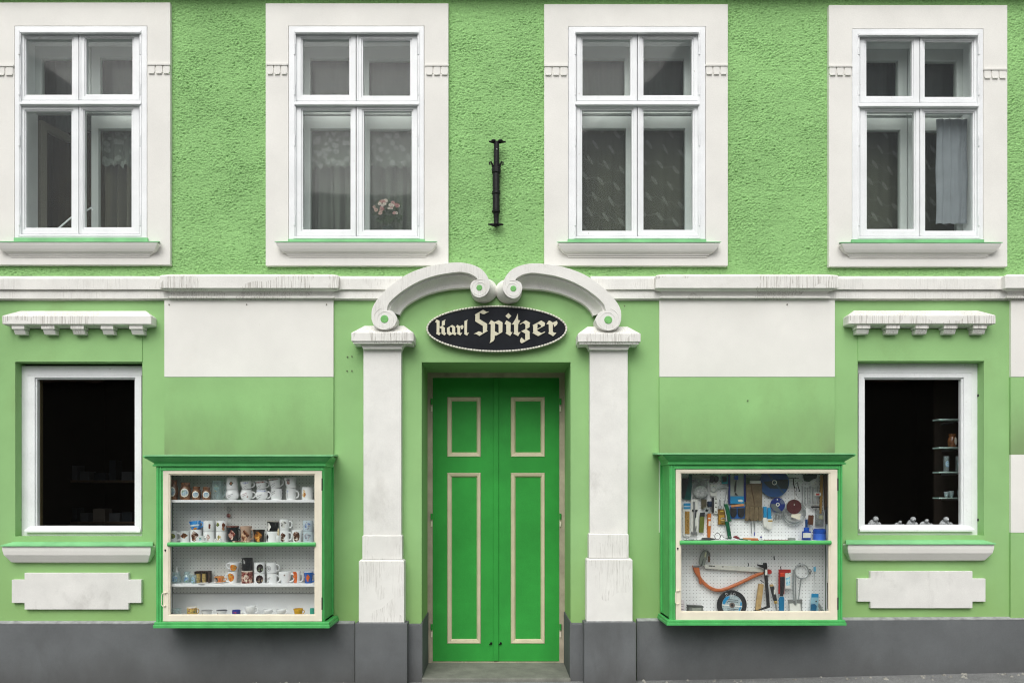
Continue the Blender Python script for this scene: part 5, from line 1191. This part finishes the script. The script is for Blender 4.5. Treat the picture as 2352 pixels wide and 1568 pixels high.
shelf_round('tub', 'round blue plastic tub with a darker lid', 'tub', F, 1470, 1465, 1205, 262, [(.58, flat('#3a6cd0', .3), 1, 'body'), (.34, m_bltub, 1.02, 'lid'), (.08, m_bllid, .9, 'knob')])
shelf_round('spray_bottle', 'dark blue bottle with a white label, left of the blue tub', 'bottle', F, 1185, 1465, 1000, 190, [(.06, flat('#2a3f9a', .3), 1.1, 'foot'), (.38, m_bllid, .95, 'body'), (.18, m_bltub, .6, 'shoulder'), (.38, flat('#0f3a6a', .3), .28, 'neck')])
t = Tool('label_card', 'white label card leaning on the dark blue bottle', 'card', F, -.19, GT); t.poly('card', [(1120,1318),(1282,1318),(1278,1425),(1110,1425)], m_card, 0, .002, 0); t.done()
shelf_round('small_bottle', 'tiny bottle with a violet cap on the green bar shelf', 'bottle', F, 195, 1470, 1375, 84, [(.5, m_clear, 1, 'body'), (.2, m_clear, .5, 'neck'), (.3, flat('#3a3a90', .4), .6, 'cap')], y=-.17)
def lying(name, label, cat, parts, sheet=E, y=-.16):
    t = Tool(name, label, cat, sheet, y, GT); y = t.y; zb = wz(1241, y)
    for nm, pts, r, m in parts:
        rr = r if isinstance(r, list) else [r]*len(pts); mx = max(rr)*t.k
        MB().tube([(t.P(x, 0)[0], y + dy, zb + max(mx*1.02, (1478-z)*t.k if z else 0)) for (x, z, dy) in pts], [q*t.k for q in rr], 8).build(nm, m, t.root, smooth=True)
    t.done()
lying('screwdriver', 'long screwdriver with a thick black handle lying on the shelf', 'screwdriver', [('handle', [(470,0,0),(500,0,0),(640,0,0),(780,0,.01)], [24,34,30,12], M_blackp), ('shaft', [(95,0,0),(470,0,0)], 9, M_iron)])
lying('wire_loop', 'loose loop of dark wire on the green bar shelf', 'wire', [('loop', [(835+60*math.cos(R(a)), 1385-70*math.sin(R(a)), .02) for a in range(0, 361, 20)], 6, M_iron), ('tail', [(890,1420,.02),(930,1345,.02),(960,1410,.01),(1040,1430,0)], 6, M_iron)], y=-.14)
lying('putty_knife', 'putty knife with a dark red handle lying on the shelf', 'knife', [('handle', [(1160,1400,0),(1215,1395,0),(1290,1430,0)], [14,34,22], flat('#7a1f2a', .4)), ('blade', [(1290,1440,0),(1470,1455,0)], [14,16], m_sgreen)])
lying('wood_handle', 'pale orange wooden handle lying on the shelf', 'handle', [('handle', [(1370,1430,0),(1500,1435,0),(1690,1440,0)], [16,24,18], flat('#d09a68', .5)), ('sleeve', [(1520,0,-.02),(1690,0,-.02)], 16, m_red)])
lying('red_rod', 'thin dark red rod lying on the shelf', 'rod', [('rod', [(250,0,0),(500,0,0),(790,0,.0)], [10,9,7], flat('#8a2a3a', .4))], F, -.17)
lying('grey_pencils', 'grey pointed tool leaning at the left end of the shelf', 'tool', [('rod', [(110,1400,.05),(200,1440,0),(330,1462,0)], [8,9,7], m_galv)], E, -.15)
t = Tool('plug', 'small grey plug on the shelf left of the dark blue bottle', 'plug', F, -.16, GT); z = wz(1241, -.21); a, b = t.P(795, 0)[0], t.P(938, 0)[0]; MB().box(a, b, -.22, -.19, z+.0006, z+.022).build('body', flat('#8d948f', .4), t.root, bevel=.004); MB().box(a+.002, a+.01, -.222, -.218, z+.004, z+.018).build('pin', M_steel, t.root); t.done()

# lower half
t = Tool('bow_saw', 'orange bow saw with its blade in a white guard', 'saw', L2, -.06, GL)
t.tube('frame', spline([(245,400),(270,500),(310,590),(370,660),(440,718),(530,762),(620,770),(720,745),(850,690),(1000,622),(1150,548),(1300,492)], 3), 27, m_orange, .002, 10)
t.poly('handle', [(186,385),(292,415),(312,540),(338,640),(326,684),(300,672),(285,590),(215,480)], m_orange, .014, .028, .006); t.rect('tension_lever', 195, 292, 378, 412, M_steel, .02, .01, .002)
t.poly('blade_guard', [(375,372),(1240,418),(1288,448),(1288,496),(1240,490),(380,432)], mat('white blade guard', (.66, .65, .58), .5, mott=.12, mscale=20), .012, .010, .002)
for x in (440, 470, 505, 640): t.rect('print', x, x+26, 384+(x-440)*.06, 400+(x-440)*.06, m_dk, .0125, .001, 0)
t.poly('print', [(860,660),(945,622),(948,640),(865,676)], m_dk, .0105, .001, 0)
t.disc('end_cap', 1370, 482, 36, m_red, .02, .03, 20); t.tube('peg', [(1058, 350), (1062, 398)], 7, m_dk, .0); t.done()
t = Tool('glove_pack', 'grey folded gloves hanging over the saw grip', 'gloves', L2, -.085, GL)
t.poly('glove', [(322,402),(290,340),(325,215),(370,150),(420,150),(432,230),(380,385)], flat('#7f857c', .7), .004, .02, .005); t.poly('strap', [(420,150),(465,190),(470,240),(440,235),(425,190)], flat('#6a7068', .6), .006, .012, .003); t.rect('label', 430, 462, 240, 335, m_dbrown, .008, .006); t.poly('print', [(385,180),(410,185),(395,260),(375,255)], flat('#c8c8a0', .5), .005, .002, 0); t.tube('string', [(355, 285), (325, 390)], 6, m_dk, .012); t.done()
t = Tool('pick_hammer', 'black-handled hammer hanging over the bow saw end', 'hammer', L2, -.095, GL)
t.poly('shaft', [(1298,425),(1348,425),(1366,700),(1392,1020),(1346,1032),(1320,700)], M_blackp, .006, .02, .005); t.poly('head', [(1198,368),(1292,382),(1292,348),(1338,345),(1348,430),(1300,436),(1240,408),(1205,395)], M_iron, .012, .03, .004); t.rect('sticker', 1312, 1346, 448, 535, m_card, .0072, .002, 0)
t.tube('spike', [(1385, 1015), (1300, 1050), (1225, 1068), (1130, 1092)], [22, 17, 14, 8], M_iron, 0); t.done()
t = Tool('wooden_stick', 'pale wooden mallet handle leaning by the black hammer', 'handle', L2, -.10, GL); t.poly('wood', [(1225,668),(1302,678),(1278,880),(1245,1128),(1168,1128),(1195,880)], m_wood2, 0, .025, .006); t.tube('wire', [(1245, 615), (1300, 655)], 6, m_dk, -.006); t.done()
t = Tool('chisel', 'wood chisel with black handle and wooden end', 'chisel', L2, -.09, GL); t.poly('handle', [(1395,712),(1452,702),(1505,930),(1455,942)], M_blackp, .006, .022, .005); t.poly('end', [(1390,682),(1442,678),(1452,706),(1396,718)], m_wood2, .005, .02, .004); t.poly('ferrule', [(1456,942),(1504,930),(1508,975),(1464,982)], M_brass, .004, .016, .003); t.tube('blade', [(1482, 975), (1502, 1128)], 13, M_steel, -.004); t.rect('label', 1448, 1470, 755, 830, m_card, .007, .002, 0); t.done()
t = Tool('trowel_pack', 'red and white packed tool with black handle and blue blade', 'trowel', L2, -.085, GL)
t.poly('card', [(1528,448),(1716,448),(1716,500),(1626,506),(1616,830),(1524,830)], m_red, 0, .006); t.rect('label', 1624, 1712, 512, 742, m_card, .002, .005); t.poly('print', [(1635,580),(1700,560),(1700,690),(1640,700)], pic(['#3aa0c8', '#a8d8e6', '#d8e8ea'], 50), .003, .002, 0); t.rect('tang', 1540, 1614, 500, 562, flat('#c23a1e', .4), .012, .012, .004); t.poly('handle', [(1545,560),(1615,560),(1608,740),(1590,860),(1545,860)], M_blackp, .014, .02, .005); t.poly('blade', [(1546,868),(1596,862),(1608,900),(1602,1128),(1530,1128),(1522,900)], flat('#0e6a94', .35), .010, .008, .002); t.tube('peg', [(1555, 400), (1565, 455)], 7, m_dk, 0); t.done()
t = Tool('ring_clamp', 'round grey clamp hanging above the coal shovel', 'clamp', L2, -.06, GL); t.loop('ring', 1878, 478, 108, 12, m_galv, .004, 32); t.tube('screw', [(1982, 470), (2010, 478), (2032, 470)], [16, 22, 12], M_steel, .006); t.tube('screw', [(2005, 440), (2008, 520)], 9, M_iron, .006); t.rect('lug', 1745, 1775, 450, 520, m_galv, .008, .012); t.tube('leg', [(1872, 598), (1850, 740), (1830, 915)], [12, 8, 8], m_galv, .004); t.tube('peg', [(1855, 345), (1860, 400)], 8, m_dk, 0); t.done()
t = Tool('coal_shovel', 'small grey coal shovel with a white label, handle up', 'shovel', L2, -.095, GL)
t.tube('handle', [(1745, 520), (1748, 760), (1758, 930)], 15, m_galv, .006); t.tube('handle', [(1776, 520), (1780, 800), (1786, 985)], 12, m_galv, .010)
t.poly('blade', [(1662,916),(1884,908),(1892,960),(1890,1128),(1690,1128),(1675,960)], m_galv, 0, .004, .001); t.poly('rim', [(1662,916),(1884,908),(1890,975),(1800,965),(1775,1000),(1750,965),(1680,975)], mat('grey shovel rim', (.22, .23, .22), .5, metal=.4), .006, .005, .001); t.poly('label', [(1692,975),(1745,970),(1780,1015),(1800,970),(1856,975),(1872,1126),(1700,1126)], m_card, .004, .003, 0); t.done()
t = Tool('blue_packet', 'pale blue packet with a dark blue fitting, lower right', 'packet', L2, -.07, GL); t.poly('card', [(2035,820),(2146,826),(2140,1128),(2008,1128)], flat('#8fb8c8', .4), 0, .004); t.rect('header', 2035, 2144, 824, 880, m_bluecard, .001, .003, 0); t.poly('fitting', [(2020,985),(2080,975),(2110,1010),(2100,1085),(2020,1080)], flat('#0f5a80', .35), .014, .014, .005); t.disc('hole', 2106, 942, 12, m_dk, .001, .002, 12); t.done()
t = Tool('small_blue_tag', 'tiny sky blue tag on a thread above the pale blue packet', 'tag', L2, -.05, GL); t.rect('tag', 2068, 2104, 408, 480, flat('#6ab8dc', .4), 0, .003); t.tube('thread', [(2082, 478), (2075, 700), (2072, 818)], 2.5, m_galv, 0); t.done()
t = Tool('black_rod', 'black rod with a white knob at the right edge', 'rod', L2, -.12, GL); t.tube('rod', [(2284, 650), (2288, 900), (2290, 1060)], 11, M_iron); MB().ball(t.P(2284, 625), 18*t.k, 10).build('knob', m_card, t.root, smooth=True); t.tube('foot', [(2290, 1060), (2286, 1128)], 14, m_card); t.done()
t = Tool('scraper_blade', 'slanting grey scraper beside the pale blue packet', 'scraper', L2, -.07, GL); t.poly('blade', [(2140,972),(2165,985),(2255,1128),(2205,1128),(2136,1020)], m_galv, 0, .004, .001); t.done()
t = Tool('grinding_disc', 'black grinding disc with a blue and grey label, price chalked 2,40', 'disc', L2, -.085, GL)
t.disc('disc', 805, 1000, 228, m_grind, 0, .012, 56); t.disc('label', 805, 1000, 157, m_lab, .0012, .002, 48); t.poly('print', [(655,1000),(660,940),(700,880),(760,852),(765,880),(715,935),(690,1000)], m_bluecard, .002, .001, 0); t.poly('print', [(958,960),(948,1040),(920,1090),(905,1085),(930,1010),(935,950)], m_bluecard, .002, .001, 0)
for zz in (905, 935, 1050, 1075): t.poly('print', [(735,zz),(900,zz+14),(900,zz+24),(735,zz+10)], flat('#4a5458', .5), .002, .001, 0)
t.poly('stripe', [(650,985),(960,1015),(960,1030),(650,1002)], m_card, .0022, .001, 0)
t.disc('hub', 805, 1000, 42, flat('#6a5e58', .6), .004, .003, 24, 20); t.disc('bore', 805, 1000, 20, m_dk, .0035, .002, 16)
chalk = mat('white chalk', (.62, .62, .62), .9)
for pts in ([(700,838),(705,818),(728,815),(732,832),(705,868),(738,866)], [(754,862),(750,878)], [(795,805),(772,845),(812,842)], [(800,822),(803,866)], [(832,812),(822,838),(832,860),(850,856),(856,830),(846,810),(832,812)]):
    t.tube('chalk_mark', pts, 2.6, chalk, .001, 5)
t.done()
t = Tool('metal_block', 'dull grey metal tin at the lower left', 'tin', L2, -.10, GL); t.poly('body', [(132,1025),(360,1022),(356,1128),(132,1128)], flat('#70756e', .5), 0, .05, .003); t.poly('lid', [(126,1005),(366,1018),(364,1034),(128,1034)], flat('#3f4340', .5), .003, .056, .002); t.rect('label', 190, 330, 1045, 1105, flat('#8f948a', .5), .001, .002, 0); t.done()
t = Tool('paper_sheet', 'pinkish printed paper at the lower left corner', 'paper', L2, -.11, GL); t.poly('paper', [(-30,900),(62,930),(82,1128),(-30,1128)], flat('#d8d0d4', .7), 0, .002, 0)
for zz in (985, 1015, 1060, 1085): t.poly('print', [(8,zz),(58,zz+6),(58,zz+12),(8,zz+7)], m_dk, .0005, .001, 0)
t.done()
t = Tool('wall_peg', 'lone dark peg on the lower pegboard', 'peg', L2, -.045, GL); t.tube('peg', [(1455, 245), (1460, 300)], 8, m_dk); t.done()

# ------------------------------------------------------------------ behind the upper windows
def cloth(m, amp=1.0, base=(.2, .2, .2), lace=None, dens=.5):
    """curtain fabric"""
    if m in MATS: return MATS[m]
    q = bpy.data.materials.new(m); q.use_nodes = True; t = q.node_tree; b = t.nodes['Principled BSDF']; b.inputs['Roughness'].default_value = .95; b.inputs['Specular IOR Level'].default_value = .05
    tc = t.nodes.new('ShaderNodeTexCoord'); v = tc.outputs['Object']
    c = _ramp(t, _noise(t, v, 7, 4, .6), [(.3, tuple(x*.8 for x in base)), (.7, base)])
    if lace == 'diagonal':
        sx = t.nodes.new('ShaderNodeSeparateXYZ'); t.links.new(v, sx.inputs[0])
        # leaf-like motif on a slanted lattice
        fa = _math(t, 'SUBTRACT', _math(t, 'FRACT', _math(t, 'ADD', _math(t, 'MULTIPLY', sx.outputs['X'], 9.0), _math(t, 'MULTIPLY', sx.outputs['Z'], 4.6))), .5)
        fd = _math(t, 'SUBTRACT', _math(t, 'FRACT', _math(t, 'ADD', _math(t, 'MULTIPLY', sx.outputs['Z'], 7.0), _math(t, 'MULTIPLY', sx.outputs['X'], 2.2))), .5)
        r2 = _math(t, 'ADD', _math(t, 'MULTIPLY', _math(t, 'MULTIPLY', fa, fa), 2.6), _math(t, 'MULTIPLY', fd, fd))
        mk = _math(t, 'LESS_THAN', r2, .050)
        vine = _math(t, 'LESS_THAN', _math(t, 'ABSOLUTE', _math(t, 'ADD', fd, _math(t, 'MULTIPLY', _math(t, 'SINE', _math(t, 'MULTIPLY', sx.outputs['X'], 50.0)), .10))), .045)
        nz = _noise(t, v, 60, 3, .6)
        k = _math(t, 'MULTIPLY', _math(t, 'MAXIMUM', mk, _math(t, 'MULTIPLY', vine, .35)), _math(t, 'MULTIPLY', nz, dens*1.6))
        c = _mix(t, k, c, (.25, .25, .225))
    elif lace == 'flowers':
        vo = t.nodes.new('ShaderNodeTexVoronoi'); vo.inputs['Scale'].default_value = 17; t.links.new(v, vo.inputs['Vector'])
        k = _math(t, 'MULTIPLY', _math(t, 'LESS_THAN', vo.outputs['Distance'], .42), _math(t, 'MULTIPLY', _noise(t, v, 50, 3, .6), dens*1.5))
        c = _mix(t, k, c, (.38, .40, .375))
    t.links.new(c, b.inputs['Base Color']); MATS[m] = q; return q
def curtain(label, v0, v1, top, bot, y, m, amp=.02, wl=.085, seed=0, scallop=False, name='curtain'):
    x0, x1 = wx(v0), wx(v1); rng = random.Random(seed); n = max(8, int((x1-x0)/.008)); M = 14
    z1, z0 = wz(top), wz(bot); g = MB(); ph = rng.uniform(0, 6)
    for k in range(2):
        for j in range(M+1):
            for i in range(n+1):
                x = x0 + (x1-x0)*i/n; s = (x*2*math.pi/wl + ph + 1.2*math.sin(x*9+seed))
                yy = y + amp*(math.sin(s) + .35*math.sin(2.3*s+1)) * (.75+.25*j/M) + k*.0025
                zb = z0 + (.03*abs(math.sin(x*2*math.pi/.13)) if scallop else 0)
                g.v.append((x + .004*math.sin(j*.7+i*.3), yy, zb + (z1-zb)*(1-j/M)))
        o = k*(M+1)*(n+1)
        for j in range(M):
            for i in range(n): g.f.append((o+j*(n+1)+i, o+j*(n+1)+i+1, o+(j+1)*(n+1)+i+1, o+(j+1)*(n+1)+i))
    return tag(g.build(name, m, None, smooth=True, sharp=80), label, 'curtain', 'curtains behind the upper windows')
C_olive = cloth('dark olive cloth', base=(.050, .040, .018)); C_taupe = cloth('taupe cloth', base=(.15, .135, .105)); C_grey = cloth('grey net cloth', base=(.135, .145, .125)); C_lace = cloth('diagonal lace', base=(.085, .083, .062), lace='diagonal'); C_val = cloth('flowered lace', base=(.15, .16, .148), lace='flowers', dens=.6)
C_teal = cloth('dark teal cloth', base=(.052, .066, .064))
curtain('dark olive curtain behind the open casement of the leftmost window', 20, 184, 236, 545, .46, C_olive, .022, .055, 1)
curtain('taupe pleated curtain in the right half of the leftmost window', 184, 350, 236, 545, .32, C_taupe, .045, .085, 2)
curtain('dark curtain in the top panes of the leftmost window', 20, 350, 60, 240, .42, C_teal, .016, .13, 22)
curtain('flowered lace valance in the leftmost window', 190, 350, 256, 350, .265, C_val, .012, .10, 3, True, 'valance')
curtain('grey net curtain left of the dark gap, second upper window', 640, 742, 236, 545, .34, C_grey, .034, .125, 4)
curtain('wide grey net curtain behind the bouquet, second upper window', 747, 995, 236, 545, .34, C_grey, .034, .125, 14)
curtain('dark curtain in the top panes above the bouquet', 640, 995, 60, 240, .40, C_teal, .016, .15, 24)
curtain('flowered lace valance above the bouquet', 650, 990, 262, 352, .27, C_val, .010, .14, 5, True, 'valance')
curtain('leaf-patterned lace curtain in the third upper window', 1285, 1640, 235, 545, .30, C_lace, .010, .20, 6)
curtain('plain dark curtain in the top panes of the third upper window', 1285, 1640, 60, 240, .36, C_teal, .016, .13, 7)
curtain('leaf-patterned lace curtain in the rightmost window', 1935, 2290, 240, 545, .30, C_lace, .010, .22, 8)
curtain('plain dark curtain in the top panes of the rightmost window', 1935, 2290, 60, 245, .36, C_teal, .016, .15, 9)
curtain('added pale blue panel imitating a reflection in the rightmost window', 2170, 2240, 258, 502, .10, cloth('pale blue reflection stand-in', base=(.27, .29, .32)), .009, .075, 12)  # folded pale panel added to imitate a bright reflection in this pane
# bouquet
def bouquet():
    y = .10; zs = wz(527, y); rng = random.Random(11)
    t = thing('bouquet', 'bouquet of pink and white flowers on the sill of the second window', 'flowers', (wx(892, y), y, wz(538, 0)))
    MB().lathe((wx(892, y), y, wz(538, 0)), [(.03, 0), (.034, .01), (.040, .05), (.046, .085), (.042, .09)], 20).build('pot', mat('dark green pot', (.03, .045, .035), .4), t, smooth=True)
    lf = MB()
    for k in range(170):
        a = rng.uniform(0, 2*math.pi); rr = rng.uniform(.02, .11); c = (wx(892, y)+rr*math.cos(a), y + .3*rr*math.sin(a)*.6, wz(rng.uniform(462, 511), y)); s = rng.uniform(.012, .026); b = rng.uniform(0, 6.28); tl = rng.uniform(-.6, .6)
        u = Vector((math.cos(b), tl*.3, math.sin(b)))*s; w = Vector((-math.sin(b), rng.uniform(-.6,.6), math.cos(b)))*s*.38; c = Vector(c)
        lf.add([c-u, c+w, c+u, c-w], [(0,1,2,3)])
    tag(lf.build('leaves', mat('dark leaf green', (.035, .06, .025), .6, mott=.3, mscale=40), t, fix=False), kind='stuff')
    cols = ['#c4b8ae', '#b08684', '#9a6868', '#cabfb4', '#b89c92']
    for i in range(30):
        a = rng.uniform(0, math.pi*2); q = math.sqrt(rng.random())
        v, w = 892 + 31*q*math.cos(a), 481 - 17*q*math.sin(a) - 4*(1-q)
        b = MB(); c = Vector((wx(v, y), y-.035-.03*(1-q), wz(w, y))); r = rng.uniform(.012, .018)
        for k in range(7):
            a2 = k*2*math.pi/7 + i; d = Vector((math.cos(a2), rng.uniform(-.5, .2), math.sin(a2)*rng.uniform(.7, 1)))
            b.ball(tuple(c + d*r*.6), r*rng.uniform(.32, .5), 6, (1, .5, .8))
        b.build('blossom', flat(cols[i % 5], .8), t, smooth=True)
bouquet()
def stay():
    W = WOBJ[0]
    MB().tube([(wx(132, .1), .11, wz(524, .1)), (wx(163, .08), .08, wz(500, .08)), (wx(196, .05), .06, wz(483, .05)), (wx(208, .05), .06, wz(476, .05)), (wx(211, .05), .06, wz(481, .05))], .006, 8).build('stay_bar', M_wood, W, smooth=True)
stay()

# ------------------------------------------------------------------ goods behind the right shop window
SW = (2150, 1020, 330, 1617)
GS = 'glass shelves behind the right shop window'
def shop_goods():
    wt = MB().box(wx(1960), wx(2262), .14, .30, wz(1209)-.02, wz(1209, .2)-.001)
    wt.build('inner_sill', M_dark, HOUSE)
    wp = MB().box(wx(2150, .5), wx(2290, .5), .52, .54, wz(1230), wz(850)).build('shop_panel', mat('dark brown panel', (.030, .022, .016), .8), HOUSE)
    names = ('topmost', 'second', 'third', 'lowest'); tops = {}
    for i, z in enumerate((130, 475, 776, 1092)):
        t = Tool('glass_shelf', '%s of the four glass shelves behind the right shop window' % names[i], 'shelf', SW, .26, GS)
        (a, zt), (b, _) = t.c(968, z, .26), t.c(1300, z, .26)
        MB().box(a, b, .26, .345, zt-.010, zt).build('glass', M_shelfglass, t.root); MB().box(b-.04, b-.03, .27, .53, zt-.022, zt-.0105).build('bracket', M_steel, t.root); t.done(); tops[i] = zt
    def on(i, name, lab, cx, w, h, kind, m, pics=(), y=.30):
        k = .2041/1.08844; zz = tops[i]
        v = (2150 + cx*.2041)/1.08844; sv = 1555 - S*((zz - CZ)*D/(D+y) + CZ)
        vessel(name, lab, 'glassware', v, sv, w*k, h*k, kind, m, None, pics, y=y, group='glassware on the glass shelves')
    lk = [('oval', 0, .5, .7, .22, P_lake)]
    on(1, 'jug', 'reddish lustre jug on the second glass shelf', 1130, 100, 165, 'jar', M_copper, [('oval', .3, .45, .4, .3, M_rope)])
    on(2, 'glass', 'stem glass with a blue picture on the third glass shelf', 1056, 62, 190, 'straight', M_glassware, lk); on(2, 'glass', 'stem glass cut by the frame on the third glass shelf', 1205, 62, 190, 'straight', M_glassware, lk)
    on(3, 'bowl', 'left cut-glass bowl on the lowest glass shelf', 1058, 56, 72, 'bowl', M_glassware); on(3, 'bowl', 'middle cut-glass bowl on the lowest glass shelf', 1118, 60, 80, 'bowl', M_glassware); on(3, 'bowl', 'right cut-glass bowl on the lowest glass shelf', 1222, 60, 88, 'bowl', M_glassware, lk)
    m_fig = mat('frosted grey glass', (.50, .53, .54), .18, mott=.35, mscale=70, spec=.7, bump=.8, bscale=160)
    labs = ('largest frosted glass hedgehog figure, leftmost on the right shop sill', 'low frosted glass figure, second on the right shop sill', 'upright frosted glass bird, third on the right shop sill', 'wide frosted glass bird with spread wings on the right shop sill', 'frosted glass bear figure, rightmost on the right shop sill')
    for (a, b, top, hd), lab in zip(((85, 245, 1308, .6), (405, 535, 1360, .5), (560, 690, 1312, .55), (705, 885, 1340, .5), (955, 1120, 1312, .4)), labs):
        t = Tool('glass_figure', lab, 'figurine', SW, .19, 'frosted glass figures on the right shop sill')
        w, h = (b-a)*t.k, (1440-top)*t.k; z0 = wz(1209, .2)-.001; xc = t.P(a, 0)[0] + w*.5
        f = MB(); f.ball((xc, .19, z0+h*.34), h*.36, 12, (w*.36/(h*.36), .9, 1)); hx = xc + (hd-.5)*w*.4
        f.ball((hx, .165, z0+h*.74), h*.25, 12); f.build('body', m_fig, t.root, smooth=True)
        for s in (-1, 1): MB().ball((xc+s*w*.36, .175, z0+h*.24), h*.20, 10, (.9, .8, 1.1)).build('wing', m_fig, t.root, smooth=True)
        MB().ball((hx+.004, .165-h*.25, z0+h*.70), h*.07, 8).build('beak', M_dark if hd == .5 else m_fig, t.root, smooth=True)
        t.done()
shop_goods()
# dim stock inside the left shop window
def dim_stock():
    rng = random.Random(4)
    for z in (.75, 1.15, 1.55):
        MB().box(wx(60, 1.3), wx(330, 1.3), 1.3, 1.6, z, z+.02).build('stock_shelf', mat('dim brown shelf', (.10, .075, .05), .8), HOUSE)
        for k in range(7):
            x = wx(85+k*32, 1.3) + rng.uniform(-.02, .02); h = rng.uniform(.06, .20)
            MB().box(x, x+rng.uniform(.06, .12), 1.33, 1.45, z+.021, z+.021+h).build('stock_box', flat(rng.choice(['#55595c', '#3a3028', '#2c343a', '#6a655c']), .7), HOUSE)
    MB().box(wx(89, .12), wx(93, .12), .12, .15, wz(1206, .12), wz(868, .12)).build('inner_stile', mat('olive brown stile', (.09, .07, .03), .7), HOUSE)
dim_stock()
